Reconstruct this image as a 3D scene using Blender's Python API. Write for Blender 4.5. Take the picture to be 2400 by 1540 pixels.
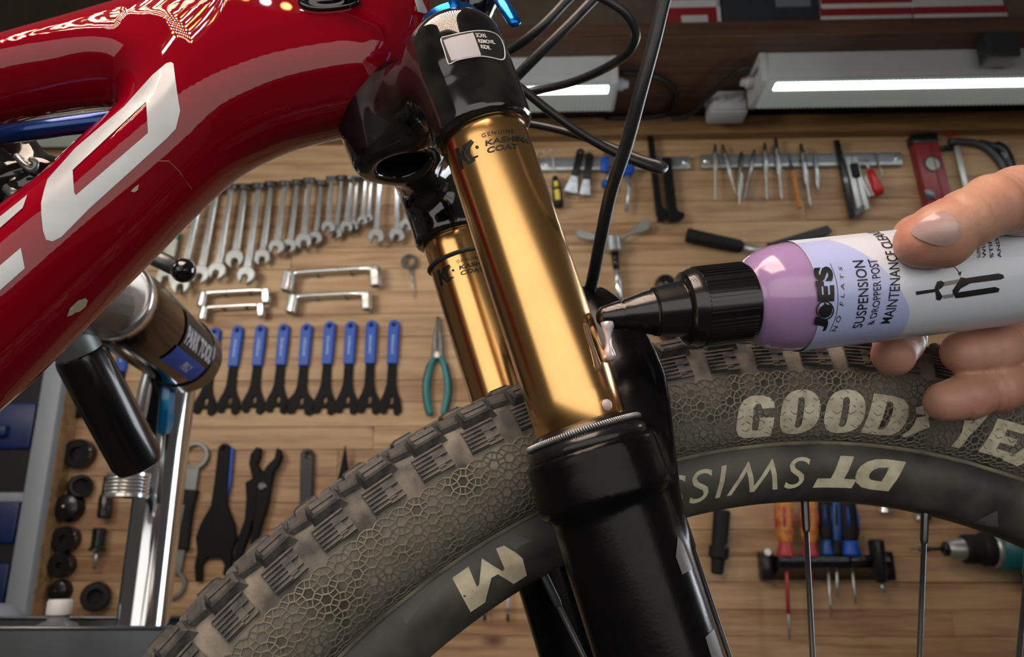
import bpy, bmesh, math, random
import numpy as np
from mathutils import Vector, Matrix

for o in list(bpy.data.objects):
    bpy.data.objects.remove(o, do_unlink=True)
SC = bpy.context.scene
COL = SC.collection
R = math.radians
rnd = random.Random(7)

# ---------------------------------------------------------------- camera
F = 1850.0                    # focal length in pixels of the 2400 x 1540 frame
TH = R(16)                    # camera looks up a little
CAM = np.array([0.0, 0.0, 1.4])
cd = bpy.data.cameras.new('camera')
cam = bpy.data.objects.new('camera', cd)
COL.objects.link(cam)
cam.location = CAM
cam.rotation_euler = (math.pi / 2 + TH, 0, 0)
cd.sensor_width = 36
cd.lens = F / 2400 * 36
cd.clip_start = 0.01
cd.clip_end = 60
cd.dof.use_dof = True
cd.dof.focus_distance = 0.318
cd.dof.aperture_fstop = 17.0
SC.camera = cam

# ---------------------------------------------------------------- light
SC.view_settings.view_transform = 'Standard'
SC.view_settings.look = 'None'
SC.view_settings.exposure = 0.0
SC.view_settings.gamma = 1.0
SC.view_settings.use_curve_mapping = False
W = bpy.data.worlds.new('workshop_air')
SC.world = W
W.use_nodes = True
W.node_tree.nodes['Background'].inputs[0].default_value = (0.105, 0.095, 0.085, 1)
W.node_tree.nodes['Background'].inputs[1].default_value = 0.6


def area(name, loc, target, sx, sy, power, col, spread=180):
    l = bpy.data.lights.new(name, 'AREA')
    l.shape = 'RECTANGLE'
    l.size = sx
    l.size_y = sy
    l.energy = power
    l.color = col
    l.spread = R(spread)
    o = bpy.data.objects.new(name, l)
    COL.objects.link(o)
    o.location = loc
    d = Vector(target) - Vector(loc)
    o.rotation_euler = d.to_track_quat('-Z', 'Y').to_euler()
    return o


# soft light standing behind the photographer, seen as the broad band on the fork tubes
area('softbox_light', (0.05, -0.62, 1.55), (0.05, 0.4, 1.55), 2.5, 0.70, 8.4, (1.0, 0.94, 0.86))
# strip light to the right of the bike
area('strip_light', (0.98, 0.98, 1.78), (0.0, 0.32, 1.62), 0.50, 0.62, 7.0, (0.86, 0.92, 1.0))
# added fill, no known lamp: brightens the tool wall from the left
area('added_wall_fill', (-1.05, 0.45, 2.05), (-0.05, 1.6, 1.98), 0.5, 0.3, 3.3, (1.0, 0.92, 0.80), 95)
# two colour diode panel above the frame: rows of white and amber diodes
led = area('diode_panel_light', (-0.32, -0.14, 2.28), (-0.32, -0.139, 1.5), 0.66, 0.86, 21, (1, 1, 1))
ll = led.data
ll.use_nodes = True
nt = ll.node_tree
em = nt.nodes['Emission']
geo = nt.nodes.new('ShaderNodeNewGeometry')
mul = nt.nodes.new('ShaderNodeVectorMath'); mul.operation = 'MULTIPLY'
mul.inputs[1].default_value = (20, 26, 1)
nt.links.new(geo.outputs['Parametric'], mul.inputs[0])
fr = nt.nodes.new('ShaderNodeVectorMath'); fr.operation = 'FRACTION'
nt.links.new(mul.outputs[0], fr.inputs[0])
dist = nt.nodes.new('ShaderNodeVectorMath'); dist.operation = 'DISTANCE'
dist.inputs[1].default_value = (0.5, 0.5, 0)
sep0 = nt.nodes.new('ShaderNodeSeparateXYZ')
nt.links.new(fr.outputs[0], sep0.inputs[0])
cmb0 = nt.nodes.new('ShaderNodeCombineXYZ')
nt.links.new(sep0.outputs[0], cmb0.inputs[0])
nt.links.new(sep0.outputs[1], cmb0.inputs[1])
nt.links.new(cmb0.outputs[0], dist.inputs[0])
lt = nt.nodes.new('ShaderNodeMath'); lt.operation = 'LESS_THAN'
lt.inputs[1].default_value = 0.26
nt.links.new(dist.outputs[1], lt.inputs[0])
st = nt.nodes.new('ShaderNodeMath'); st.operation = 'MULTIPLY_ADD'
st.inputs[1].default_value = 4.4
st.inputs[2].default_value = 0.02
nt.links.new(lt.outputs[0], st.inputs[0])
nt.links.new(st.outputs[0], em.inputs['Strength'])
fl = nt.nodes.new('ShaderNodeVectorMath'); fl.operation = 'FLOOR'
nt.links.new(mul.outputs[0], fl.inputs[0])
sep = nt.nodes.new('ShaderNodeSeparateXYZ')
nt.links.new(fl.outputs[0], sep.inputs[0])
ad = nt.nodes.new('ShaderNodeMath'); ad.operation = 'ADD'
nt.links.new(sep.outputs[0], ad.inputs[0]); nt.links.new(sep.outputs[1], ad.inputs[1])
md = nt.nodes.new('ShaderNodeMath'); md.operation = 'MODULO'; md.inputs[1].default_value = 2
nt.links.new(ad.outputs[0], md.inputs[0])
mx = nt.nodes.new('ShaderNodeMix'); mx.data_type = 'RGBA'
mx.inputs[6].default_value = (0.82, 0.9, 1, 1)
mx.inputs[7].default_value = (1, 0.5, 0.16, 1)
nt.links.new(md.outputs[0], mx.inputs[0])
nt.links.new(mx.outputs[2], em.inputs['Color'])

# ---------------------------------------------------------------- measuring helpers


def ray(px, py):
    x = (px - 1200) / F
    y = (770 - py) / F
    return np.array([x, math.cos(TH) - y * math.sin(TH), math.sin(TH) + y * math.cos(TH)])


def at(px, py, d):
    """world point seen at a pixel, d metres along the view axis"""
    return CAM + ray(px, py) * d


PSI = 0.18
BO = np.array([0.1467, 0.38409645, 1.13146889])         # wheel centre
bu = np.array([math.cos(PSI), math.sin(PSI), 0])
ba = np.array([-math.sin(PSI), math.cos(PSI), 0])


def bike(px, py, w=0.0):
    """(u, v) in a plane parallel to the bicycle, w metres beyond its mid plane"""
    r = ray(px, py)
    o = CAM - BO
    p = o + r * ((w - o @ ba) / (r @ ba))
    return float(p @ bu), float(p[2])


# back wall: vertical plane, slightly nearer on the right
WY = 1.60
DL = 0.03
wn = np.array([-math.sin(DL), -math.cos(DL), 0])
wx = np.array([math.cos(DL), -math.sin(DL), 0])
W0 = np.array([0, WY, 0])


def wall(px, py, off=0.0):
    """(s, z) on the back wall"""
    r = ray(px, py)
    t = ((W0 + wn * off - CAM) @ wn) / (r @ wn)
    p = CAM + r * t
    return float((p - W0) @ wx), float(p[2])


def wall3(s, z, off=0.0):
    p = W0 + wx * s + wn * off
    return Vector((p[0], p[1], z))


# ---------------------------------------------------------------- materials
MATS = {}


def mat(name, col, rough=0.5, metal=0.0, coat=0.0, bump=0.0, bscale=200, var=0.0, vscale=30, trans=0.0, ior=1.45, sss=0.0, col2=None, emit=None, estr=0, rvar=0.0):
    if name in MATS:
        return MATS[name]
    m = bpy.data.materials.new(name)
    m.use_nodes = True
    nt = m.node_tree
    p = nt.nodes['Principled BSDF']
    p.inputs['Base Color'].default_value = (*col, 1)
    p.inputs['Roughness'].default_value = rough
    p.inputs['Metallic'].default_value = metal
    p.inputs['Coat Weight'].default_value = coat
    p.inputs['Coat Roughness'].default_value = 0.04
    p.inputs['Transmission Weight'].default_value = trans
    p.inputs['IOR'].default_value = ior
    if sss:
        p.inputs['Subsurface Weight'].default_value = sss
        p.inputs['Subsurface Radius'].default_value = (0.004, 0.0018, 0.001)
        p.inputs['Subsurface Scale'].default_value = 1.0
    if emit:
        p.inputs['Emission Color'].default_value = (*emit, 1)
        p.inputs['Emission Strength'].default_value = estr
    tc = nt.nodes.new('ShaderNodeTexCoord')
    n = nt.nodes.new('ShaderNodeTexNoise')
    n.inputs['Scale'].default_value = vscale
    n.inputs['Detail'].default_value = 5
    nt.links.new(tc.outputs['Object'], n.inputs['Vector'])
    if var or col2:
        mixn = nt.nodes.new('ShaderNodeMix'); mixn.data_type = 'RGBA'
        c2 = col2 or tuple(c * (1 - var) for c in col)
        mixn.inputs[6].default_value = (*col, 1)
        mixn.inputs[7].default_value = (*c2, 1)
        rp = nt.nodes.new('ShaderNodeValToRGB')
        rp.color_ramp.elements[0].position = 0.38
        rp.color_ramp.elements[1].position = 0.66
        nt.links.new(n.outputs['Fac'], rp.inputs[0])
        nt.links.new(rp.outputs[0], mixn.inputs[0])
        nt.links.new(mixn.outputs[2], p.inputs['Base Color'])
    if rvar:
        mr = nt.nodes.new('ShaderNodeMapRange')
        mr.inputs[3].default_value = max(0.0, rough - rvar)
        mr.inputs[4].default_value = min(1.0, rough + rvar)
        nt.links.new(n.outputs['Fac'], mr.inputs[0])
        nt.links.new(mr.outputs[0], p.inputs['Roughness'])
    if bump:
        n2 = nt.nodes.new('ShaderNodeTexNoise')
        n2.inputs['Scale'].default_value = bscale
        n2.inputs['Detail'].default_value = 4
        nt.links.new(tc.outputs['Object'], n2.inputs['Vector'])
        b = nt.nodes.new('ShaderNodeBump')
        b.inputs['Strength'].default_value = bump
        b.inputs['Distance'].default_value = 0.0004
        nt.links.new(n2.outputs['Fac'], b.inputs['Height'])
        nt.links.new(b.outputs[0], p.inputs['Normal'])
    MATS[name] = m
    return m


RED = mat('candy_red_paint', (0.21, 0.0004, 0.008), 0.40, 0.0, 1.0, var=0.12, vscale=8)
RED.node_tree.nodes['Principled BSDF'].inputs['Specular IOR Level'].default_value = 0.0
RED.node_tree.nodes['Principled BSDF'].inputs['Coat Roughness'].default_value = 0.012
SILV = mat('silver_decal', (0.46, 0.50, 0.53), 0.38, 0.3, 0.5, bump=0.08, bscale=900, var=0.12, vscale=60)
GOLD = mat('gold_coated_tube', (0.84, 0.49, 0.19), 0.21, 1.0, 0.0, var=0.06, vscale=40, rvar=0.03)
BGLOSS = mat('gloss_black_paint', (0.004, 0.004, 0.005), 0.08, 0.0, 1.0, rvar=0.04, vscale=25)
BDIRT = mat('dusty_gloss_black', (0.004, 0.004, 0.005), 0.10, 0.0, 0.7, col2=(0.020, 0.020, 0.017), vscale=55, rvar=0.09)
BPLAS = mat('black_plastic', (0.008, 0.008, 0.009), 0.28, 0.0, 0.25, rvar=0.08, vscale=80)
BRUB = mat('black_rubber', (0.012, 0.012, 0.013), 0.6, var=0.3, vscale=60, bump=0.2, bscale=500)
HOSE = mat('black_hose', (0.016, 0.019, 0.022), 0.34, var=0.35, vscale=90, rvar=0.12)
CHROME = mat('chrome', (0.72, 0.74, 0.75), 0.24, 0.9, var=0.06, vscale=60, rvar=0.05)
STEEL = mat('satin_steel', (0.40, 0.42, 0.43), 0.36, 0.75, var=0.2, vscale=70, rvar=0.1)
DSTEEL = mat('dark_steel', (0.11, 0.115, 0.12), 0.35, 0.8, var=0.3, vscale=80)
BLUE = mat('blue_grip', (0.004, 0.065, 0.40), 0.5, var=0.15, vscale=50)
BANOD = mat('blue_anodised', (0.01, 0.16, 0.55), 0.22, 0.85, var=0.1, vscale=60)
WHITE = mat('white_print', (0.75, 0.76, 0.78), 0.5, var=0.05, vscale=60)
for m_, v_ in ((BPLAS, .3), (BRUB, .2)):
    m_.node_tree.nodes['Principled BSDF'].inputs['Specular IOR Level'].default_value = v_
BLACKP = mat('black_print', (0.012, 0.012, 0.014), 0.45, var=0.2, vscale=200)

# ---------------------------------------------------------------- mesh helpers


def mesh_obj(name, V, Fc, m, parent=None, smooth=False, kind=None, label=None):
    me = bpy.data.meshes.new(name)
    me.from_pydata([tuple(v) for v in V], [], [tuple(f) for f in Fc])
    me.update()
    if smooth:
        me.polygons.foreach_set('use_smooth', [True] * len(me.polygons))
        if smooth != True:
            try:
                me.set_sharp_from_angle(angle=R(smooth))
            except Exception:
                pass
    if m:
        me.materials.append(m)
    o = bpy.data.objects.new(name, me)
    COL.objects.link(o)
    if parent:
        o.parent = parent
    if kind:
        o['kind'] = kind
    if label:
        o['label'] = label
    return o


def tag(o, label, cat, group=None, kind=None):
    o['label'] = label
    o['category'] = cat
    if group:
        o['group'] = group
    if kind:
        o['kind'] = kind
    return o


def thing(name, label, cat, loc=(0, 0, 0), rot=(0, 0, 0), group=None):
    o = bpy.data.objects.new(name, None)
    o.empty_display_size = 0.02
    COL.objects.link(o)
    o.location = loc
    o.rotation_euler = rot
    return tag(o, label, cat, group)


class MB:
    """collects shapes, builds one mesh"""

    def __init__(s):
        s.v = []
        s.f = []

    def add(s, V, Fc, M=None):
        n = len(s.v)
        for v in V:
            s.v.append(tuple(M @ Vector(v)) if M else tuple(v))
        for f in Fc:
            s.f.append([i + n for i in f])
        return s

    def box(s, lo, hi, M=None, ch=0.0):
        if ch <= 0:
            (a, b, c), (d, e, g) = lo, hi
            V = [(a, b, c), (d, b, c), (d, e, c), (a, e, c), (a, b, g), (d, b, g), (d, e, g), (a, e, g)]
            Fc = [(0, 3, 2, 1), (4, 5, 6, 7), (0, 1, 5, 4), (1, 2, 6, 5), (2, 3, 7, 6), (3, 0, 4, 7)]
            return s.add(V, Fc, M)
        bm = bmesh.new()
        bmesh.ops.create_cube(bm, size=1)
        for v in bm.verts:
            for k in range(3):
                v.co[k] = lo[k] + (v.co[k] + .5) * (hi[k] - lo[k])
        bmesh.ops.bevel(bm, geom=bm.edges[:], offset=ch, segments=2, affect='EDGES', profile=.5)
        bm.verts.ensure_lookup_table()
        bm.verts.index_update()
        s.add([v.co[:] for v in bm.verts], [[v.index for v in f.verts] for f in bm.faces], M)
        bm.free()
        return s

    def lathe(s, prof, n=32, axis='Z', M=None, closed=False):
        """prof: (r, h) pairs"""
        V = []
        Fc = []
        for r, h in prof:
            for i in range(n):
                t = 2 * math.pi * i / n
                x, y = r * math.cos(t), r * math.sin(t)
                V.append({'Z': (x, y, h), 'X': (h, x, y), 'Y': (x, h, -y)}[axis])
        m = len(prof)
        for j in range(m - 1 + (1 if closed else 0)):
            for i in range(n):
                a = j * n + i
                b = j * n + (i + 1) % n
                j2 = (j + 1) % m
                Fc.append((a, b, j2 * n + (i + 1) % n, j2 * n + i))
        if not closed:
            if prof[0][0] > 1e-7:
                Fc.append(tuple(range(n))[::-1])
            if prof[-1][0] > 1e-7:
                Fc.append(tuple(range((m - 1) * n, m * n)))
        return s.add(V, Fc, M)

    def tube(s, pts, rad, n=12, M=None, flat=1.0, cap=True):
        """sweep a circle along points; rad scalar or list"""
        P = [Vector(p) for p in pts]
        rr = rad if hasattr(rad, '__len__') else [rad] * len(P)
        V = []
        Fc = []
        up = Vector((0, 1, 0.01))
        prev = None
        for i, p in enumerate(P):
            t = (P[min(i + 1, len(P) - 1)] - P[max(i - 1, 0)]).normalized()
            if prev is None:
                x = t.cross(up)
                if x.length < 1e-3:
                    x = t.cross(Vector((1, 0, 0)))
            else:
                x = prev - t * prev.dot(t)
            x.normalize()
            prev = x
            y = t.cross(x)
            for k in range(n):
                a = 2 * math.pi * k / n
                V.append(p + x * (math.cos(a) * rr[i]) + y * (math.sin(a) * rr[i] * flat))
        for i in range(len(P) - 1):
            for k in range(n):
                Fc.append((i * n + k, i * n + (k + 1) % n, (i + 1) * n + (k + 1) % n, (i + 1) * n + k))
        if cap:
            Fc.append(tuple(range(n))[::-1])
            Fc.append(tuple(range((len(P) - 1) * n, len(P) * n)))
        return s.add(V, Fc, M)

    def prism(s, poly, y0, y1, ch=0.0, M=None, holes=()):
        """outline in XZ, extruded in Y from y0 (back) to y1 (front, smaller y); chamfered front edge"""
        bm = bmesh.new()
        loops = [poly] + list(holes)
        edges = []
        for lp in loops:
            vs = [bm.verts.new((p[0], 0, p[1])) for p in lp]
            for i in range(len(vs)):
                edges.append(bm.edges.new((vs[i], vs[(i + 1) % len(vs)])))
        r = bmesh.ops.triangle_fill(bm, use_beauty=True, use_dissolve=False, edges=edges)
        bm.verts.index_update()
        tris = [[v.index for v in f.verts] for f in bm.faces]
        base = [(v.co.x, v.co.z) for v in bm.verts]
        bm.free()
        N = len(base)
        # inset per loop
        ins = list(base)
        k = 0
        for li, lp in enumerate(loops):
            n = len(lp)
            ar = sum(lp[i][0] * lp[(i + 1) % n][1] - lp[(i + 1) % n][0] * lp[i][1] for i in range(n))
            sg = (1 if ar > 0 else -1) * (1 if li == 0 else -1)
            for i in range(n):
                a, b, c = lp[i - 1], lp[i], lp[(i + 1) % n]
                e1 = Vector((b[0] - a[0], b[1] - a[1])); e2 = Vector((c[0] - b[0], c[1] - b[1]))
                if e1.length < 1e-9 or e2.length < 1e-9:
                    continue
                e1.normalize(); e2.normalize()
                nn = Vector((-e1.y - e2.y, e1.x + e2.x))
                if nn.length > 1e-6:
                    nn.normalize()
                ins[k + i] = (b[0] + nn.x * ch * sg, b[1] + nn.y * ch * sg)
            k += n
        V = [(x, y0, z) for x, z in base]
        V += [(x, y1 + ch, z) for x, z in base]
        V += [(x, y1, z) for x, z in ins]
        Fc = []
        for t in tris:
            (x0, z0), (x1, z1), (x2, z2) = (base[i] for i in t)
            if (x1 - x0) * (z2 - z0) - (x2 - x0) * (z1 - z0) < 0:
                t = t[::-1]
            Fc.append([i + 2 * N for i in t])
            Fc.append([i for i in t[::-1]])
        k = 0
        for li, lp in enumerate(loops):
            n = len(lp)
            ar = sum(lp[i][0] * lp[(i + 1) % n][1] - lp[(i + 1) % n][0] * lp[i][1] for i in range(n))
            fw = (ar > 0) == (li == 0)
            for i in range(n):
                a, b = k + i, k + (i + 1) % n
                for lay in (0, N):
                    q = (a + lay, b + lay, b + lay + N, a + lay + N)
                    Fc.append(q if fw else q[::-1])
            k += n
        return s.add(V, Fc, M)

    def build(s, name, m, parent=None, smooth=30, kind=None, label=None):
        return mesh_obj(name, s.v, s.f, m, parent, smooth, kind, label)


def spline(pts, per=8, closed=False):
    """Catmull-Rom"""
    P = [np.array(p, float) for p in pts]
    n = len(P)
    out = []
    rng = range(n) if closed else range(n - 1)
    for i in rng:
        p0 = P[i - 1] if (closed or i > 0) else 2 * P[0] - P[1]
        p1, p2 = P[i], P[(i + 1) % n]
        p3 = P[(i + 2) % n] if (closed or i + 2 < n) else 2 * P[-1] - P[-2]
        for k in range(per):
            t = k / per
            out.append(.5 * ((2 * p1) + (-p0 + p2) * t + (2 * p0 - 5 * p1 + 4 * p2 - p3) * t * t + (-p0 + 3 * p1 - 3 * p2 + p3) * t ** 3))
    if not closed:
        out.append(P[-1])
    return out


# ---------------------------------------------------------------- implicit surfaces


def smin(a, b, k):
    h = np.clip(.5 + .5 * (b - a) / k, 0, 1)
    return b * (1 - h) + a * h - k * h * (1 - h)


def smax(a, b, k):
    return -smin(-a, -b, k)


def capsule(x, y, z, a, b, ra, rb):
    ax, ay, az = a
    dx, dy, dz = b[0] - ax, b[1] - ay, b[2] - az
    L = dx * dx + dy * dy + dz * dz
    t = np.clip(((x - ax) * dx + (y - ay) * dy + (z - az) * dz) / L, 0, 1)
    d = np.sqrt((x - ax - t * dx) ** 2 + (y - ay - t * dy) ** 2 + (z - az - t * dz) ** 2)
    return d - (ra + (rb - ra) * t)


def rcyl(rad, ax, r, lo, hi, e):
    """rounded cylinder from radial distance and axial coordinate"""
    q1 = rad - r + e
    q2 = np.abs(ax - (lo + hi) / 2) - (hi - lo) / 2 + e
    return np.sqrt(np.maximum(q1, 0) ** 2 + np.maximum(q2, 0) ** 2) + np.minimum(np.maximum(q1, q2), 0) - e


def nets(fn, lo, hi, h):
    """surface nets of fn(x, y, z) < 0, verts pulled onto the surface"""
    ns = [int(math.ceil((hi[k] - lo[k]) / h)) + 1 for k in range(3)]
    ax = [lo[k] + h * np.arange(ns[k]) for k in range(3)]
    D = fn(ax[0][:, None, None], ax[1][None, :, None], ax[2][None, None, :])
    D = np.broadcast_to(D, ns)
    S = D < 0
    c = np.zeros([n - 1 for n in ns], int)
    for i in (0, 1):
        for j in (0, 1):
            for k in (0, 1):
                c += S[i:ns[0] - 1 + i, j:ns[1] - 1 + j, k:ns[2] - 1 + k]
    act = (c > 0) & (c < 8)
    idx = -np.ones(act.shape, int)
    I = np.argwhere(act)
    idx[act] = np.arange(len(I))
    P = np.zeros((len(I), 3)); cnt = np.zeros(len(I))
    for axis in range(3):
        o1, o2 = [k for k in range(3) if k != axis]
        for i in (0, 1):
            for j in (0, 1):
                A = I.copy(); A[:, o1] += i; A[:, o2] += j
                B = A.copy(); B[:, axis] += 1
                da = D[A[:, 0], A[:, 1], A[:, 2]]; db = D[B[:, 0], B[:, 1], B[:, 2]]
                m = (da < 0) != (db < 0)
                t = np.where(m, da / np.where(m, da - db, 1), 0)
                Q = A.astype(float); Q[:, axis] += t
                P[m] += Q[m]; cnt[m] += 1
    P = P / cnt[:, None] * h + np.array(lo)
    faces = []
    for axis in range(3):
        o1, o2 = [(1, 2), (2, 0), (0, 1)][axis]
        sl = [slice(None)] * 3; sl2 = [slice(None)] * 3
        sl[axis] = slice(0, -1); sl2[axis] = slice(1, None)
        ch = S[tuple(sl)] != S[tuple(sl2)]
        E = np.argwhere(ch)
        ok = (E[:, o1] > 0) & (E[:, o2] > 0) & (E[:, o1] < ns[o1] - 1) & (E[:, o2] < ns[o2] - 1)
        E = E[ok]
        ins = S[E[:, 0], E[:, 1], E[:, 2]]
        q = []
        for d1, d2 in ((-1, -1), (0, -1), (0, 0), (-1, 0)):
            A = E.copy(); A[:, o1] += d1; A[:, o2] += d2
            q.append(idx[A[:, 0], A[:, 1], A[:, 2]])
        q = np.stack(q, 1)
        q[~ins] = q[~ins][:, ::-1]
        faces.append(q)
    Fc = np.concatenate(faces)
    Fc = Fc[(Fc >= 0).all(1)]
    e = h * .2
    for it in range(2):
        x, y, z = P[:, 0], P[:, 1], P[:, 2]
        d = fn(x, y, z)
        g = np.stack([fn(x + e, y, z) - d, fn(x, y + e, z) - d, fn(x, y, z + e) - d], 1) / e
        st_ = (d / np.maximum((g * g).sum(1), .05))[:, None] * g
        l = np.linalg.norm(st_, axis=1, keepdims=True)
        P = P - st_ * np.minimum(1, .5 * h / np.maximum(l, 1e-12))
    return P, Fc.tolist()


# ---------------------------------------------------------------- flat prints
_fc = {}


def text_geo(s, shear=0.0, bold=0.0, nx=24, ny=3, space=1.0):
    """glyph triangles in the unit box, finely cut so that they can be wrapped"""
    key = (s, shear, bold, nx, ny, space)
    if key in _fc:
        return _fc[key]
    cu = bpy.data.curves.new('t', 'FONT')
    cu.body = s
    cu.shear = shear
    cu.offset = bold
    cu.space_character = space
    cu.resolution_u = 4
    o = bpy.data.objects.new('t', cu)
    COL.objects.link(o)
    dg = bpy.context.evaluated_depsgraph_get()
    me = bpy.data.meshes.new_from_object(o.evaluated_get(dg))
    bpy.data.objects.remove(o)
    bpy.data.curves.remove(cu)
    r = cut_mesh(me, nx, ny)
    _fc[key] = r
    return r


def poly_geo(loops, nx=16, ny=16, unit=False):
    bm = bmesh.new()
    ed = []
    for lp in loops:
        vs = [bm.verts.new((p[0], p[1], 0)) for p in lp]
        ed += [bm.edges.new((vs[i], vs[(i + 1) % len(vs)])) for i in range(len(vs))]
    bmesh.ops.triangle_fill(bm, use_beauty=True, use_dissolve=False, edges=ed)
    me = bpy.data.meshes.new('p')
    bm.to_mesh(me)
    bm.free()
    return cut_mesh(me, nx, ny, unit)


def cut_mesh(me, nx, ny, unit=True):
    bm = bmesh.new()
    bm.from_mesh(me)
    bpy.data.meshes.remove(me)
    X = [v.co.x for v in bm.verts]
    Y = [v.co.y for v in bm.verts]
    x0, x1, y0, y1 = min(X), max(X), min(Y), max(Y)
    for k in range(1, nx):
        bmesh.ops.bisect_plane(bm, geom=bm.verts[:] + bm.edges[:] + bm.faces[:], plane_co=(x0 + (x1 - x0) * k / nx, 0, 0), plane_no=(1, 0, 0), dist=1e-7)
    for k in range(1, ny):
        bmesh.ops.bisect_plane(bm, geom=bm.verts[:] + bm.edges[:] + bm.faces[:], plane_co=(0, y0 + (y1 - y0) * k / ny, 0), plane_no=(0, 1, 0), dist=1e-7)
    bm.verts.index_update()
    V = np.array([v.co[:2] for v in bm.verts])
    if unit:
        V = (V - [x0, y0]) / [x1 - x0, y1 - y0]
    Fc = [[v.index for v in f.verts] for f in bm.faces]
    bm.free()
    return V, Fc
# ================================================================ BICYCLE
BIKE = thing('bicycle', 'red mountain bike held in the repair stand, gold fork tubes and muddy front tyre', 'bicycle', BO, (0, 0, PSI))
BM = Matrix.Translation(Vector(BO)) @ Matrix.Rotation(PSI, 4, 'Z')
BMI = BM.inverted()
LCAM = np.array(BMI @ Vector(CAM))


def lray(px, py):
    r = ray(px, py)
    return np.array([r @ bu, r @ ba, r[2]])


def wl(p):
    """world -> bicycle space"""
    return BMI @ Vector(p)


def trace(px, py, fn, d0=0.25, steps=40):
    """points of surface fn seen at pixels (arrays)"""
    px = np.asarray(px, float); py = np.asarray(py, float)
    x = (px - 1200) / F; y = (770 - py) / F
    rw = np.stack([x, math.cos(TH) - y * math.sin(TH), math.sin(TH) + y * math.cos(TH)], -1)
    rl = np.stack([rw @ bu, rw @ ba, rw[..., 2]], -1)
    ln = np.linalg.norm(rl, axis=-1, keepdims=True)
    rl = rl / ln
    t = np.full(px.shape, d0)
    for _ in range(steps):
        P = LCAM + rl * t[..., None]
        t = t + np.clip(fn(P[..., 0], P[..., 1], P[..., 2]), -.02, .02) * .98
    return LCAM + rl * t[..., None]


def grad(fn, P, e=2e-4):
    x, y, z = P[..., 0], P[..., 1], P[..., 2]
    g = np.stack([fn(x + e, y, z) - fn(x - e, y, z), fn(x, y + e, z) - fn(x, y - e, z), fn(x, y, z + e) - fn(x, y, z - e)], -1)
    return g / np.maximum(np.linalg.norm(g, axis=-1, keepdims=True), 1e-9)


def stick(name, loops, fn, m, parent, off=0.00025, nx=14, ny=14, d0=0.26, label=None):
    """thin print laid on a surface, outline read off the photograph"""
    V, Fc = poly_geo(loops, nx, ny)
    P = trace(V[:, 0], V[:, 1], fn, d0)
    P = P + grad(fn, P) * off
    o = mesh_obj(name, P, Fc, m, parent, True, label=label)
    fixn(o)
    return o


def fixn(o):
    """turn print faces towards the photographer's side"""
    me = o.data
    s = 0
    for p in me.polygons:
        s += p.normal.dot(Vector(LCAM) - p.center)
    if s < 0:
        me.flip_normals()


def sdpoly(x, y, poly):
    """signed distance to a closed polygon"""
    poly = np.asarray(poly)
    x, y = np.broadcast_arrays(x, y)
    d = np.full(x.shape, 1e9)
    s = np.ones(x.shape)
    n = len(poly)
    for i in range(n):
        ax, ay = poly[i]; bx, by = poly[i - 1]
        ex, ey = bx - ax, by - ay
        wx_, wy_ = x - ax, y - ay
        t = np.clip((wx_ * ex + wy_ * ey) / max(ex * ex + ey * ey, 1e-18), 0, 1)
        d = np.minimum(d, (wx_ - ex * t) ** 2 + (wy_ - ey * t) ** 2)
        c1 = y >= ay; c2 = y < by; c3 = ex * wy_ > ey * wx_
        fl = (c1 & c2 & c3) | (~c1 & ~c2 & ~c3)
        s = np.where(fl, -s, s)
    return s * np.sqrt(d)


# ---------------------------------------------------------------- frame
FO = [(-330, 190), (-150, 108), (0, 62), (130, 26), (300, -22), (520, -70), (760, -120), (960, -140), (996, -40), (1008, 30),
      (1012, 90), (1004, 140), (985, 185), (950, 235), (905, 275), (860, 293), (800, 303), (700, 327), (620, 360), (555, 398),
      (480, 464), (350, 594), (225, 720), (100, 846), (-50, 985), (-300, 1200), (-420, 1040), (-300, 800), (-150, 645), (0, 503), (97, 430),
      (180, 352), (255, 282), (274, 262), (264, 248), (190, 246), (80, 262), (0, 280), (-150, 315), (-330, 350)]
FP = [bike(*p, 0.0) for p in FO]
FP = [tuple(p) for p in spline(FP, 3, True)]
FHW, FR = 0.0290, 0.0265


TOPE = [bike(*p, 0.0) for p in FO[0:7]]
DTE_ = [bike(*p, 0.0) for p in FO[28:33]]
UA, UB = bike(330, 60)[0], bike(560, 60)[0]


def pdist(x, y, path):
    """distance to an open polyline"""
    d = None
    for (ax, ay), (bx, by) in zip(path[:-1], path[1:]):
        ex, ey = bx - ax, by - ay
        k_ = np.clip(((x - ax) * ex + (y - ay) * ey) / (ex * ex + ey * ey), 0, 1)
        q = (x - ax - ex * k_) ** 2 + (y - ay - ey * k_) ** 2
        d = q if d is None else np.minimum(d, q)
    return np.sqrt(d)


def frame_fn(u, w, v):
    d2 = sdpoly(u, v, FP)
    # the tubes lean back towards their upper edges
    a1 = np.clip((.080 - pdist(u, v, TOPE)) / .080, 0, 1) ** 1.7 * np.clip((UB - u) / (UB - UA), 0, 1)
    a2 = np.clip((.026 - pdist(u, v, DTE_)) / .026, 0, 1) ** 2
    lean = .020 * a1 + .007 * a2
    q1 = d2 + FR
    q2 = np.abs(w) - (FHW - FR) - 0.004 * np.clip(-d2 / 0.03, 0, 1.3) + lean
    return np.sqrt(np.maximum(q1, 0) ** 2 + np.maximum(q2, 0) ** 2) + np.minimum(np.maximum(q1, q2), 0) - FR


us = [p[0] for p in FP]; vs = [p[1] for p in FP]
V, Fc = nets(frame_fn, (min(us) - .004, -.036, min(vs) - .004), (max(us) + .004, .036, max(vs) + .004), 0.0024)
FRAME = mesh_obj('frame', V, Fc, RED, BIKE, True, label='glossy candy red carbon frame')

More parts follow.
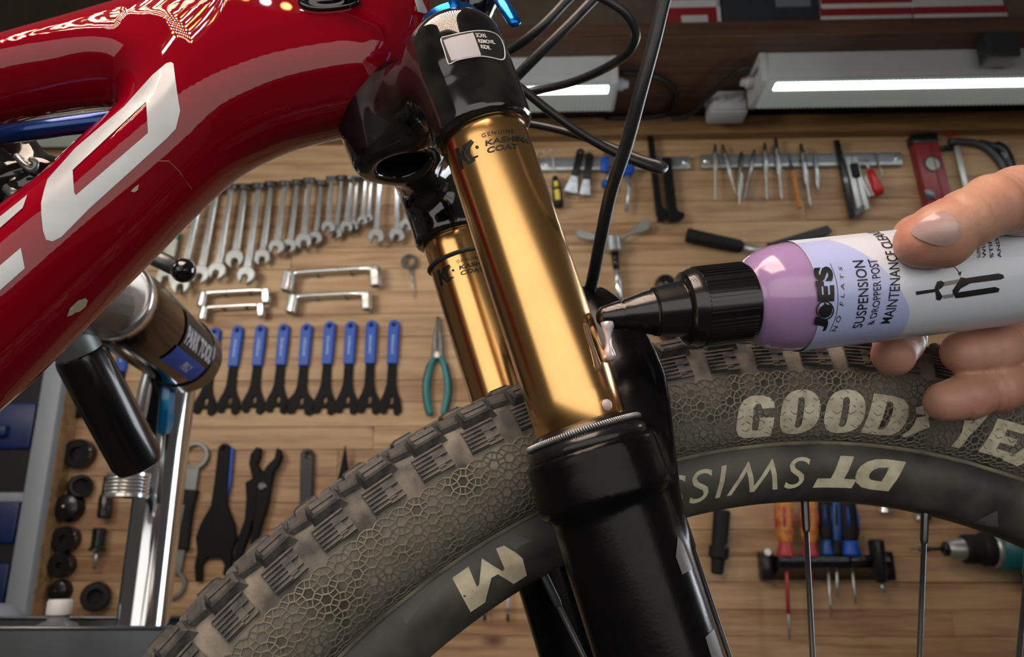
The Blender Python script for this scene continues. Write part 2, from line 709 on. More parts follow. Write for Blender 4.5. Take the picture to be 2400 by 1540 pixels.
ringd = [(401, 146), (407, 150), (414, 208), (422, 260), (412, 302), (390, 325), (208, 490), (143, 556), (123, 566), (108, 562), (101, 540), (97, 500), (97, 475),
         (104, 447), (112, 421), (178, 347), (292, 250), (357, 177), (390, 149)]
hole = [(343, 239), (347, 312), (178, 458), (174, 451), (171, 399)]
stick('silver_decal', [ringd, hole], frame_fn, SILV, FRAME, nx=36, ny=36, label='large silver letter on the down tube')
stick('silver_decal', [[(-20, 525), (65, 457), (54, 488), (-20, 553)]], frame_fn, SILV, FRAME)
stick('silver_decal', [[(-20, 640), (49, 581), (58, 629), (-20, 698)]], frame_fn, SILV, FRAME)
stick('silver_decal', [[(968, -10), (984, -10), (1001, 28), (996, 32), (978, 28)]], frame_fn, SILV, FRAME, nx=6, ny=6)
stick('silver_decal', [[(988, 50), (1002, 44), (1010, 66), (1004, 62)]], frame_fn, SILV, FRAME, nx=4, ny=4)
CREAM = mat('cream_patch_colour', (0.42, 0.38, 0.27), 0.5, var=0.1)  # small cream patches on the red frame
stick('cream_patch', [[(156, 742), (163, 722), (182, 704), (200, 698), (205, 704), (200, 718), (186, 730), (176, 732), (168, 738)]], frame_fn, CREAM, FRAME, nx=6, ny=6)
stick('cream_patch', [[(306, 448), (316, 438), (325, 432), (323, 445), (314, 451)]], frame_fn, CREAM, FRAME, nx=4, ny=4)
# dusty clear protection film edge on the down tube
film = MB()
ed = [(368, 378), (395, 378), (420, 402), (445, 438), (466, 470)]
P = trace([e[0] for e in ed], [e[1] for e in ed], frame_fn)
film.tube(P, 0.00035, 6)
film.build('film_edge', mat('dry_film_edge', (0.22, 0.08, 0.05), 0.5), FRAME)

# cable port on the top tube
pc = trace([772.], [2.], frame_fn)[0]
nrm = grad(frame_fn, pc)
e1 = trace([850.], [-2.], frame_fn)[0]
ux = Vector(e1 - pc).normalized()
uz = Vector(nrm)
uy = uz.cross(ux).normalized()
ux = uy.cross(uz)
PM = Matrix.Translation(Vector(pc)) @ Matrix((ux, uy, uz)).transposed().to_4x4()
mb = MB()
ring = []
for rr, hh in ((1.0, -.002), (1.0, .0012), (.93, .0022), (.8, .0018), (.6, .0032), (.3, .0042), (0.02, .0045)):
    ring.append([(0.0142 * rr * math.copysign(abs(math.cos(t)) ** .8, math.cos(t)), 0.0056 * rr * math.sin(t), hh) for t in [2 * math.pi * i / 32 for i in range(32)]])
Vv = [p for r_ in ring for p in r_]
Ff = [(j * 32 + i, j * 32 + (i + 1) % 32, (j + 1) * 32 + (i + 1) % 32, (j + 1) * 32 + i) for j in range(6) for i in range(32)]
mb.add(Vv, Ff, PM)
mb.build('cable_port', BGLOSS, FRAME, True, label='black oval cable port')
mb = MB()
mb.tube([PM @ Vector(p) for p in ((.002, -.001, .002), (.006, -.001, .0055), (.014, -.002, .008), (.03, -.006, .014), (.06, -.02, .03))], .0024, 10)
mb.build('cable', HOSE, BIKE, True)

# ---------------------------------------------------------------- fork
fp1 = np.array(bike(1179, 450, -.0575)); fp2 = np.array(bike(1346, 950, -.0575))
fs = (fp2 - fp1) / np.linalg.norm(fp2 - fp1)
fn_ = np.array([-fs[1], fs[0]])
LEG = 0.0575


def f2l(f, w, t):
    f = np.asarray(f); t = np.asarray(t)
    return np.stack([fp1[0] + f * fn_[0] + t * fs[0], np.broadcast_to(w, f.shape) + 0 * f, fp1[1] + f * fn_[1] + t * fs[1]], -1)


def l2f(u, v):
    du, dv = u - fp1[0], v - fp1[1]
    return du * fn_[0] + dv * fn_[1], du * fs[0] + dv * fs[1]


def inloc(g):
    def fn(u, w, v):
        f, t = l2f(u, v)
        return g(f, w, t)
    return fn


FM = Matrix(((fn_[0], 0, fs[0], fp1[0]), (0, 1, 0, 0), (fn_[1], 0, fs[1], fp1[1]), (0, 0, 0, 1)))   # (f, w, t) -> bicycle space


def crown_fn(f, w, t):
    out = None
    for sg in (-1, 1):
        rad = np.sqrt(f ** 2 + (w - sg * LEG) ** 2)
        cup = np.maximum(rcyl(rad, t, .0216 + np.clip(-.045 - t, 0, .03) * -.05, -.0795, .05, .010), rcyl(rad, t, .0216, -.2, -.0262, .003))
        arm = capsule(f, w, t * .92, (-.002, sg * LEG, -.060 * .92), (-.027, 0, -.072 * .92), .0165, .0185)
        c = smin(cup, arm, .010)
        out = c if out is None else smin(out, c, .008)
    rc = np.sqrt((f + .026) ** 2 + w ** 2)
    out = smin(out, rcyl(rc, t, .0235, -.094, -.049, .006), .010)
    out = smax(out, -rcyl(rc, t, .0128, -.066, .0, .001), .003)
    return out


V, Fc = nets(crown_fn, (-.056, -.086, -.100), (.030, .086, -.018), 0.0014)
V = f2l(V[:, 0], V[:, 1], V[:, 2])
Fc = [f[::-1] for f in Fc]
CROWN = mesh_obj('fork_crown', V, Fc, BDIRT, BIKE, True, label='gloss black fork crown')
ecf = mesh_obj('steerer_plug', *(lambda b: (b.v, b.f))(MB().lathe([(.0128, -.066), (.0128, -.0655), (0.0, -.0655)], 32, 'Z', Matrix.Translation(Vector(f2l(-.026, 0, 0))) @ FM.to_3x3().to_4x4())), BRUB, CROWN)
cl = inloc(crown_fn)

STICKW = mat('grey_sticker', (0.50, 0.50, 0.54), 0.35, var=0.06, vscale=80)
out_s = [(1034, 92), (1050, 86), (1075, 80), (1110, 74), (1140, 74), (1160, 80), (1172, 92), (1180, 110), (1182, 134), (1174, 141), (1150, 136), (1125, 133), (1095, 137), (1070, 143), (1056, 151), (1050, 147), (1042, 120)]
ST = stick('sticker', [out_s], cl, BLACKP, CROWN, off=.0003, label='service sticker on the crown, left half grey')
stick('sticker_panel', [[(1040, 96), (1056, 90), (1080, 84), (1108, 78), (1118, 105), (1127, 131), (1095, 135), (1070, 141), (1059, 144), (1050, 122)]], cl, STICKW, CROWN, off=.0005)


def edge_line(name, pts, fn, m, parent, r=.00025, off=.0003, d0=.26, cyc=True):
    p = spline(pts, 3, cyc)
    if cyc:
        p = p + [p[0]]
    p = np.array(p)
    P = trace(p[:, 0], p[:, 1], fn, d0)
    P = P + grad(fn, P) * off
    return MB().tube(P, r, 5, cap=True).build(name, m, parent, True)


edge_line('sticker_border', out_s, cl, WHITE, CROWN)


def stick_text(name, s, quad, fn, m, parent, off=.00035, d0=.26, nx=20, ny=3, shear=0, bold=0, space=1.0, par=None, label=None):
    """text laid on a surface between four pixel corners (bottom left, bottom right, top right, top left)"""
    V, Fc = text_geo(s, shear, bold, nx, ny, space)
    q = np.array(quad, float)
    if par:                                   # interpolate in surface coordinates
        q3 = trace(q[:, 0], q[:, 1], fn, d0)
        qs = np.array([par[0](p) for p in q3])
    else:
        qs = q
    a, b = V[:, 0:1], V[:, 1:2]
    S = qs[0] * (1 - a) * (1 - b) + qs[1] * a * (1 - b) + qs[2] * a * b + qs[3] * (1 - a) * b
    P = np.array([par[1](s_) for s_ in S]) if par else trace(S[:, 0], S[:, 1], fn, d0)
    P = P + grad(fn, P) * off
    o = mesh_obj(name, P, Fc, m, parent, True, label=label)
    fixn(o)
    return o


for s_, q in (('SCAN.', ((1116, 89), (1140, 90), (1137, 80), (1113, 79))), ('REMOVE.', ((1121, 102), (1160, 105), (1156, 96), (1119, 93))), ('RIDE.', ((1127, 115), (1150, 118), (1147, 109), (1125, 106)))):
    stick_text('sticker_text', s_, q, cl, WHITE, CROWN, off=.0005, bold=.02)

# gold tubes
STAN = []
for sg in (-1, 1):
    mb = MB()
    mb.lathe([(.0180, -.040), (.0180, -.02), (.0180, .04), (.0180, .09), (.0180, .125)], 96, 'Z', Matrix.Translation(Vector(f2l(0, sg * LEG, 0))) @ FM.to_3x3().to_4x4())
    o = mb.build('stanchion', GOLD, BIKE, True, label='bronze gold coated fork tube, ' + ('freshly wiped and shiny' if sg < 0 else 'dusty, behind the other one'))
    STAN.append(o)


def stan_fn(sg):
    return inloc(lambda f, w, t: np.sqrt(f ** 2 + (w - sg * LEG) ** 2) - .018)


def stan_par(sg):
    def to(p):
        f, t = l2f(p[0], p[2])
        return np.array([math.atan2(f, -(p[1] - sg * LEG)), t])

    def fro(s_):
        return f2l(.018 * math.sin(s_[0]), sg * LEG - .018 * math.cos(s_[0]), s_[1])
    return to, fro


def stan_poly(name, loops, sg, m, parent, off=.0002):
    return stick(name, loops, stan_fn(sg), m, parent, off, 8, 8, .2 if sg < 0 else .3)


def logo(sg, shift, sc, d0):
    """coat maker's mark: K and C shapes, dot, three words; pixel layout of the near tube, moved for the far one"""
    par = stan_par(sg)
    to, fro = par
    p0, p1 = stan_par(-1)

    def mv(pt):
        q = trace([pt[0]], [pt[1]], stan_fn(-1))[0]
        a, t = p0(q)
        return a, t + shift

    def poly(loops):
        V, Fc = poly_geo(loops, 6, 6)
        P = np.array([fro(mv(v)) for v in V])
        P = P + grad(stan_fn(sg), P) * .0002
        fixn(mesh_obj('logo_print', P, Fc, BLACKP, STAN[0 if sg < 0 else 1], True))
    poly([[(1067, 349), (1074, 346), (1086, 395), (1079, 399)]])
    poly([[(1085, 341), (1104, 327), (1108, 330), (1091, 344), (1086, 362), (1098, 378), (1113, 372), (1114, 376), (1098, 385), (1078, 369)]])
    poly([[(1094, 343), (1109, 331), (1111, 333), (1102, 346), (1101, 359), (1108, 368), (1120, 364), (1121, 367), (1103, 376), (1090, 361)]])
    poly([[(1118 + 4 * math.cos(t), 345 + 4 * math.sin(t)) for t in [i * .6283 for i in range(10)]]])

    def txt(s_, quad, **kw):
        V, Fc = text_geo(s_, kw.get('shear', 0), kw.get('bold', 0), 20, 3, kw.get('space', 1))
        qs = np.array([mv(p) for p in quad])
        a, b = V[:, 0:1], V[:, 1:2]
        S = qs[0] * (1 - a) * (1 - b) + qs[1] * a * (1 - b) + qs[2] * a * b + qs[3] * (1 - a) * b
        P = np.array([fro(s__) for s__ in S])
        P = P + grad(stan_fn(sg), P) * .0002
        fixn(mesh_obj('logo_text', P, Fc, BLACKP, STAN[0 if sg < 0 else 1], True))
    txt('GENUINE', ((1130, 323), (1204, 312), (1203, 303), (1127, 315)), space=1.25)
    txt('KASHIMA', ((1138, 343), (1241, 339), (1237, 326), (1135, 331)), bold=.03, shear=.12)
    txt('COAT', ((1143, 360), (1216, 350), (1214, 337), (1140, 347)), bold=.03, shear=.12)


logo(-1, 0, 1, .2)
logo(1, 0.0105, 1, .3)
# rubber travel ring on the far tube
mb = MB()
tor = [(.0186 + .0011 * math.cos(a), -.0125 + .0011 * math.sin(a)) for a in [i * math.pi / 4 for i in range(8)]]
mb.lathe(tor, 64, 'Z', Matrix.Translation(Vector(f2l(0, LEG, 0))) @ FM.to_3x3().to_4x4(), closed=True)
mb.build('travel_ring', mat('slate_rubber', (.03, .035, .04), .5), BIKE, True, label='slate rubber o-ring')

# lower legs with arch
APATH = [(-.0550, .150), (-.0540, .126), (-.0500, .102), (-.0430, .080), (-.030, .057), (-.015, .0425), (0, .0380)]
APATH = APATH + [(-w, t) for w, t in APATH[::-1][1:]]
APATH = [tuple(p) for p in spline(APATH, 3)]


GPATH = [(w * 1.10, t - .0055) for w, t in APATH]


BLEG = mat('scuffed_black_leg', (0.003, 0.003, 0.0035), 0.24, 0.0, 0.0, rvar=0.12, vscale=120, bump=0.12, bscale=700)
BLEG.node_tree.nodes['Principled BSDF'].inputs['Specular IOR Level'].default_value = 0.22


def lower_fn(f, w, t):
    out = None
    for sg in (-1, 1):
        rad = np.sqrt(f ** 2 + (w - sg * LEG) ** 2)
        top = rcyl(rad, t, .0254, .1105, .131, .0016)
        leg = rcyl(rad, t, .0224, .12, .44, .004)
        l = smin(top, leg, .005)
        rib = capsule(f, w, t, (.021, sg * (LEG - .004), .125), (.013, sg * (LEG - .002), .30), .0075, .006)
        l = smin(l, rib, .006)
        out = l if out is None else np.minimum(out, l)
    fsh = np.interp(t, [.03, .065, .09, .125, .15], [-.001, .0015, -.001, -.0125, -.022])
    arch = np.sqrt(((f - .0325 - fsh) * .42) ** 2 + pdist(w, t, APATH) ** 2) - .0058
    g = np.sqrt((f - .0415 - fsh) ** 2 + pdist(w, t, GPATH) ** 2) - .0024      # groove along the near edge
    arch = smax(arch, -g, .0015)
    out = smin(out, arch, .006)
    return out


V, Fc = nets(lower_fn, (-.032, -.088, .036), (.052, .088, .446), 0.0019)
V = f2l(V[:, 0], V[:, 1], V[:, 2])
Fc = [f[::-1] for f in Fc]
LOWER = mesh_obj('fork_lower', V, Fc, BLEG, BIKE, True, label='gloss black lower legs and arch')
ll_ = inloc(lower_fn)
GREYD = mat('grey_leg_decal', (0.16, 0.16, 0.165), 0.4, var=0.1)
stick('leg_decal', [[(1587, 1258), (1600, 1275), (1622, 1334), (1598, 1347), (1583, 1305)]], ll_, GREYD, LOWER, nx=6, ny=8)
stick('leg_decal', [[(1652, 1494), (1672, 1474), (1700, 1560), (1672, 1560)]], ll_, GREYD, LOWER, nx=6, ny=8)

for sg in (-1, 1):
    M_ = Matrix.Translation(Vector(f2l(0, sg * LEG, 0))) @ FM.to_3x3().to_4x4()
    mb = MB()
    mb.lathe([(.0181, .1022), (.0188, .1012), (.0200, .1018), (.0212, .1034), (.0220, .1050), (.0222, .1062), (.0236, .1070), (.0238, .1100), (.0228, .1125), (.0181, .1125)], 72, 'Z', M_)
    wp = mb.build('dust_wiper', BRUB if sg > 0 else BPLAS, BIKE, True, label='black rubber dust wiper')
    mb = MB()
    n = 150
    pts = []
    for i in range(n * 6 + 1):                        # coiled spring round the lip
        a = 2 * math.pi * i / (n * 6)
        c = 2 * math.pi * i / 6
        r_ = .0221 + .00085 * math.cos(c)
        pts.append(M_ @ Vector((r_ * math.cos(a), r_ * math.sin(a), .1042 + .00085 * math.sin(c))))
    mb.tube(pts, .0004, 4)
    mb.build('garter_spring', STEEL, wp, True)

# adjuster knob, lever and stem above the crown
M_ = Matrix.Translation(Vector(f2l(0, -LEG, 0))) @ FM.to_3x3().to_4x4()
KN = MB().lathe([(.0, -.0870), (.0115, -.0870), (.0132, -.0862), (.0138, -.0840), (.0138, -.0780), (.012, -.076)], 48, 'Z', Matrix.Translation(Vector(f2l(.0025, -LEG + .0045, 0))) @ FM.to_3x3().to_4x4()).build('adjuster_knob', BANOD, BIKE, 35, label='blue anodised top cap')
q0, q1 = wl(at(1068, 62, .336)), wl(at(1060, -45, .340))
MB().tube([q0, q0.lerp(q1, .5), q1], .0027, 14).build('knob_post', BANOD, KN, True)
q0, q1 = wl(at(1145, -45, .385)), wl(at(1211, 60, .372))
MB().tube([q0, q0.lerp(q1, .9), q0.lerp(q1, .98), q1], [.0036, .0033, .0028, .0012], 14, flat=.7).build('lever', BANOD, BIKE, True, label='blue anodised lever')
q0, q1 = wl(at(1135, -60, .395)), wl(at(1106, 82, .395))
MB().tube([q0, q0.lerp(q1, .5), q0.lerp(q1, .93), q1], [.0120, .0098, .0062, .004], 20).build('stem_bolt', BGLOSS, BIKE, True, label='black tapered stem clamp')

# hoses and cables


def cable(pts, r, name='cable', m=HOSE, lab=None):
    P = [np.array(at(x, y, d)) for x, y, d in pts]
    P = [wl(p) for p in spline(P, 8)]
    o = MB().tube(P, r, 12).build(name, m, BIKE, True)
    if lab:
        o['label'] = lab
    return o


cable([(1572, -60, .30), (1556, 0, .30), (1532, 100, .302), (1500, 220, .306), (1468, 340, .314), (1432, 450, .326), (1408, 560, .342), (1392, 640, .356), (1380, 690, .366)], .0028, 'brake_hose', lab='black brake hose running down to the fork arch')
cable([(1372, -40, .47), (1330, 0, .47), (1270, 62, .47), (1205, 112, .48), (1150, 140, .50)], .0031)
cable([(1440, -50, .46), (1390, 0, .46), (1330, 62, .46), (1260, 130, .465), (1195, 195, .475), (1150, 230, .49)], .0032)
cable([(1380, -20, .44), (1420, 0, .44), (1462, 28, .44), (1488, 68, .445), (1486, 100, .45), (1462, 132, .46), (1415, 162, .48), (1350, 190, .50), (1290, 206, .52), (1235, 216, .53), (1160, 225, .53)], .0027)
cable([(1150, 160, .42), (1222, 208, .42), (1290, 262, .42), (1370, 318, .42), (1450, 362, .42), (1510, 386, .42), (1548, 398, .425), (1552, 388, .432), (1500, 372, .44), (1420, 340, .45), (1330, 310, .46), (1250, 292, .47), (1180, 285, .48)], .0024)

# rear shock and linkage glimpsed through the frame window
q0, q1 = wl(at(-120, 332, .345)), wl(at(330, 272, .345))
MB().tube([q0, q1], .0042, 24).build('shock_shaft', mat('deep_blue_shaft', (0.004, 0.03, 0.16), 0.25, 0.6, 0.5), BIKE, True, label='deep blue shock shaft')
mb = MB()
P = [wl(at(*p)) for p in spline([(-90, 240, .40), (-20, 300, .40), (30, 340, .40), (70, 395, .40), (95, 440, .40), (60, 520, .40)], 5)]
mb.tube(P, [.013 + .003 * math.sin(i * .4) for i in range(len(P))], 16)
mb.tube([wl(at(-60, 420, .41)), wl(at(20, 425, .40)), wl(at(80, 400, .39))], [.014, .012, .006], 14)
mb.build('linkage', BDIRT, BIKE, True, label='black suspension linkage')
mb = MB()
P = [wl(at(*p)) for p in spline([(38, 366, .385), (58, 388, .382), (76, 398, .382), (84, 384, .382), (72, 372, .382)], 4)]
mb.tube(P, .0016, 8)
mb.tube([wl(at(20, 442, .39)), wl(at(46, 462, .385))], .003, 10)
mb.build('linkage_bolt', STEEL, BIKE, True)

# ---------------------------------------------------------------- wheel
TP = [(.3165, .0145), (.3195, .0165), (.3225, .0225), (.328, .0270), (.336, .0302), (.345, .0315), (.353, .0312), (.360, .0292), (.3655, .0245), (.3688, .0160), (.3702, .0075), (.3705, 0)]
TPs = [tuple(p) for p in spline(TP, 4)]
TPm = TPs + [(r, -w) for r, w in TPs[::-1][1:]]
TPR = np.array([p[0] for p in TPs]); TPW = np.array([p[1] for p in TPs])
TAL = np.concatenate([[0], np.cumsum(np.hypot(np.diff(TPR), np.diff(TPW)))])
TYRE = mat('muddy_tyre', (0.040, 0.040, 0.037), 0.75, col2=(0.21, 0.195, 0.16), vscale=60, bump=0.9, bscale=420, rvar=0.12)
RIMM = mat('dusty_black_rim', (0.030, 0.031, 0.029), 0.42, col2=(0.085, 0.085, 0.070), vscale=38, bump=0.15, bscale=300, rvar=0.08)


def tyre_closed():
    return TPm + [(.312, -.012), (.312, .012)]


n = 360
Vv = []
pr = [(r, -w) for r, w in TPm]
for r_, w_ in pr:
    for i in range(n):
        a = 2 * math.pi * i / n
        Vv.append((r_ * math.cos(a), w_, r_ * math.sin(a)))
Ff = [(j * n + i, (j + 1) * n + i, (j + 1) * n + (i + 1) % n, j * n + (i + 1) % n) for j in range(len(pr) - 1) for i in range(n)]
TIRE = mesh_obj('tire', Vv, Ff, TYRE, BIKE, True, label='muddy black knobbly tyre with pale lettering')


def tpt(th, s, h=0.0, side=-1):
    """point on the tyre wall: angle, arc length along the profile from the bead, height above it"""
    r_ = np.interp(s, TAL, TPR); w_ = np.interp(s, TAL, TPW)
    e = .0006
    dr = np.interp(s + e, TAL, TPR) - np.interp(s - e, TAL, TPR)
    dw = np.interp(s + e, TAL, TPW) - np.interp(s - e, TAL, TPW)
    l = math.hypot(dr, dw)
    nr, nw = -dw / l, dr / l
    r_ += nr * h; w_ += nw * h
    return Vector((r_ * math.cos(th), side * w_, r_ * math.sin(th)))


TCL = np.array(TP + [(r, -w) for r, w in TP[::-1][1:]] + [(.312, -.012), (.312, .012)])


def tyre_s(px, py):
    """tyre wall coordinates of a pixel on the near wall"""
    poly = TCL
    P = trace([px], [py], lambda u, w, v: sdpoly(np.hypot(u, v), w, poly), .3, 25)[0]
    r_ = math.hypot(P[0], P[2]); th = math.atan2(P[2], P[0])
    k = int(np.argmin((TPR - r_) ** 2 + (TPW + P[1]) ** 2))
    k0, k1 = max(k - 1, 0), min(k + 1, len(TPR) - 1)
    best = min(np.linspace(TAL[k0], TAL[k1], 40), key=lambda s_: (np.interp(s_, TAL, TPR) - r_) ** 2 + (np.interp(s_, TAL, TPW) + P[1]) ** 2)
    return th, float(best)


# honeycomb relief of the wall
RIDGE = mat('dusty_relief', (0.24, 0.22, 0.16), 0.7, col2=(0.09, 0.086, 0.070), vscale=60, bump=0.4, bscale=500)
mb = MB()
PITCH = .0071
RM = .342
TH0, TH1 = R(64), R(146)
hr = PITCH * .335


RS = []


def ridge(a0, s0, a1, s1, wd=.00050, ht=.00042):
    if min(s0, s1) < .0035 or max(s0, s1) > .0400:
        return
    RS.append((a0, s0, a1, s1, wd, ht))


row = 0
s_ = .004
while s_ < .041:
    a = TH0 * RM + (PITCH / 2 if row % 2 else 0)
    while a < TH1 * RM:
        jit = rnd.random()
        c = [(a + hr * math.cos(R(60 * k + 30)), s_ + hr * math.sin(R(60 * k + 30))) for k in range(6)]
        for k in range(6):
            ridge(*c[k], *c[(k + 1) % 6])
        # links to three neighbours (each drawn once): a pair of lines
        for k in (0, 1, 5):
            d = R(60 * k)
            for sd in (-1, 1):
                x0 = a + hr * .866 * math.cos(d) - sd * hr * .42 * math.sin(d); y0 = s_ + hr * .866 * math.sin(d) + sd * hr * .42 * math.cos(d)
                ll2 = PITCH - 2 * hr * .866
                ridge(x0, y0, x0 + ll2 * math.cos(d), y0 + ll2 * math.sin(d), .00040, .00032)
        a += PITCH
    s_ += PITCH * .866
    row += 1
RS = np.array(RS)
dA, dS = RS[:, 2] - RS[:, 0], RS[:, 3] - RS[:, 1]
lA = np.hypot(dA, dS)
nA, nS = -dS / lA * RS[:, 4] / 2, dA / lA * RS[:, 4] / 2
cor = []
for (i0, k, top) in ((0, 1.5, 0), (2, 1.5, 0), (2, -1.5, 0), (0, -1.5, 0), (0, .8, 1), (2, .8, 1), (2, -.8, 1), (0, -.8, 1)):
    th = (RS[:, i0] + nA * k) / RM
    sv = RS[:, i0 + 1] + nS * k
    hh = RS[:, 5] if top else np.full(len(RS), -.0001)
    r_ = np.interp(sv, TAL, TPR); w_ = np.interp(sv, TAL, TPW)
    dr = np.interp(sv + .0006, TAL, TPR) - np.interp(sv - .0006, TAL, TPR)
    dw = np.interp(sv + .0006, TAL, TPW) - np.interp(sv - .0006, TAL, TPW)
    l_ = np.hypot(dr, dw)
    r_ = r_ - dw / l_ * hh * -1 * -1; w_ = w_ + dr / l_ * hh
    cor.append(np.stack([r_ * np.cos(th), -w_, r_ * np.sin(th)], 1))
cor = np.stack(cor, 1).reshape(-1, 3)
base = np.arange(len(RS))[:, None] * 8
fa = np.concatenate([base + np.array(q)[None] for q in ((4, 5, 6, 7), (0, 1, 5, 4), (2, 3, 7, 6), (1, 2, 6, 5), (3, 0, 4, 7))])
mesh_obj('sidewall_relief', cor, fa.tolist(), RIDGE, TIRE, False, kind='stuff')
# bead line next to the rim
mb = MB()
n = 260
Vv = []
for hh, ss in ((-.0002, .0012), (.0006, .0016), (.0008, .0024), (.0004, .0032), (-.0003, .0036)):
    for i in range(n):
        Vv.append(tpt(R(60) + R(92) * i / (n - 1), ss, hh))
mb.add(Vv, [(j * n + i, j * n + i + 1, (j + 1) * n + i + 1, (j + 1) * n + i) for j in range(4) for i in range(n - 1)])
mb.build('bead_line', RIDGE, TIRE, True)

# tread blocks
TREAD = mat('tread_rubber', (0.028, 0.030, 0.033), 0.55, col2=(0.11, 0.10, 0.085), vscale=110, bump=0.6, bscale=500, rvar=0.15)


def knob_mesh(lx, ly, hz, taper=.8, sipe=False):
    m = MB()
    V = []
    for z, k in ((-.002, 1.15), (hz * .8, .95 * taper + .1), (hz, taper * .86)):
        V += [(-lx / 2 * k, -ly / 2 * k, z), (lx / 2 * k, -ly / 2 * k, z), (lx / 2 * k * .9, ly / 2 * k, z), (-lx / 2 * k, ly / 2 * k * .9, z)]
    Fc = [(8, 9, 10, 11)]
    for j in (0, 4):
        for i in range(4):
            Fc.append((j + i, j + (i + 1) % 4, j + 4 + (i + 1) % 4, j + 4 + i))
    m.add(V, Fc)
    if sipe:
        m.box((-lx * .33, -ly * .06, hz), (lx * .33, ly * .06, hz + .0005))
    me = bpy.data.meshes.new('tread_knob')
    me.from_pydata(m.v, [], m.f)
    me.materials.append(TREAD)
    return me


def put_part(name, me, M, parent):
    o = bpy.data.objects.new(name, me)
    COL.objects.link(o)
    o.parent = parent
    o.matrix_local = M
    return o


def tframe(th, w, tilt):
    """on the tread: x along the tread, y across, z outwards"""
    s_ = np.interp(-abs(w), -TPW[::1], TAL) if False else None
    i = int(np.argmin(np.where(TPR > .352, np.abs(TPW - abs(w)), 9)))
    r_ = TPR[i]
    er = Vector((math.cos(th), 0, math.sin(th))); et = Vector((-math.sin(th), 0, math.cos(th))); ew = Vector((0, 1, 0))
    sg = 1 if w > 0 else -1
    z = (er * math.cos(tilt) + ew * sg * math.sin(tilt)).normalized()
    y = z.cross(et).normalized()
    Mr = Matrix((et, y, z)).transposed().to_4x4()
    return Matrix.Translation(er * r_ + ew * w) @ Mr


K1 = knob_mesh(.0150, .0085, .0044, .82, True)
K2 = knob_mesh(.0100, .0075, .0036, .8)
K3 = knob_mesh(.0120, .0110, .0042, .85, True)
K4 = knob_mesh(.0085, .0060, .0040, .75)
NP = 98
STEP = 2 * math.pi / NP
for i in range(int(R(58) / STEP), int(R(150) / STEP)):
    th = i * STEP
    j = lambda k: (rnd.random() - .5) * k
    for sg in (-1, 1):
        put_part('tread_knob', K1, tframe(th, sg * .0252, R(44)) @ Matrix.Rotation(j(.1), 4, 'Z'), TIRE)
        put_part('tread_knob', K2, tframe(th + STEP * .5, sg * .0222, R(36)) @ Matrix.Rotation(sg * .25 + j(.1), 4, 'Z'), TIRE)
    put_part('tread_knob', K3, tframe(th + STEP * .25, -.0085, R(10)), TIRE)
    put_part('tread_knob', K3, tframe(th + STEP * .75, .0085, R(10)), TIRE)
    put_part('tread_knob', K4, tframe(th + STEP * .62, -.001, 0), TIRE)

# ribbed side lugs on the shoulder
m = MB()
m.box((-.0072, -.0055, -.0012), (.0072, .0055, .0005))
for k in range(6):
    y = -.0046 + k * .00185
    m.box((-.0070, y - .00042, .0004), (.0070 if k % 2 else .001, y + .00042, .0013))
m.box((.0008, -.004, .0004), (.0040, .0035, .0011))
ME = bpy.data.meshes.new('side_lug')
ME.from_pydata(m.v, [], m.f)
ME.materials.append(TREAD)
m = MB()
Vv = [(-.006, -.0052, -.001), (.0085, -.0052, -.001), (.0085, .0052, -.001), (-.0085, .0052, -.001), (-.0055, -.0045, .0010), (.0078, -.0045, .0010), (.0078, .0045, .0014), (-.0078, .0045, .0014)]
for i in range(int(R(62) / STEP), int(R(147) / STEP)):
    th = (i + .1) * STEP
    ss = .0475
    c = tpt(th, ss)
    c2 = tpt(th, ss + .001)
    et = Vector((-math.sin(th), 0, math.cos(th)))
    y = (c2 - c).normalized()
    z = et.cross(y).normalized()
    if z.y > 0:
        z = -z
    x = y.cross(z)
    put_part('side_lug', ME, Matrix.Translation(c) @ Matrix((x, y, z)).transposed().to_4x4(), TIRE)

# pale letters on the tyre wall: outlines in a unit box (x along, y up)


def oval(cx, cy, rx, ry, n=28, p=2.4):
    return [(cx + rx * math.copysign(abs(math.cos(t)) ** (2 / p), math.cos(t)), cy + ry * math.copysign(abs(math.sin(t)) ** (2 / p), math.sin(t))) for t in [2 * math.pi * i / n for i in range(n)]]


def slot(cx, cy, rx, ry, n=6):
    o = []
    for k in range(n + 1):
        t = math.pi * k / n
        o.append((cx + rx * math.cos(t), cy + ry - rx * 1.0 + rx * math.sin(t)))
    for k in range(n + 1):
        t = math.pi + math.pi * k / n
        o.append((cx + rx * math.cos(t), cy - ry + rx + rx * math.sin(t)))
    return o


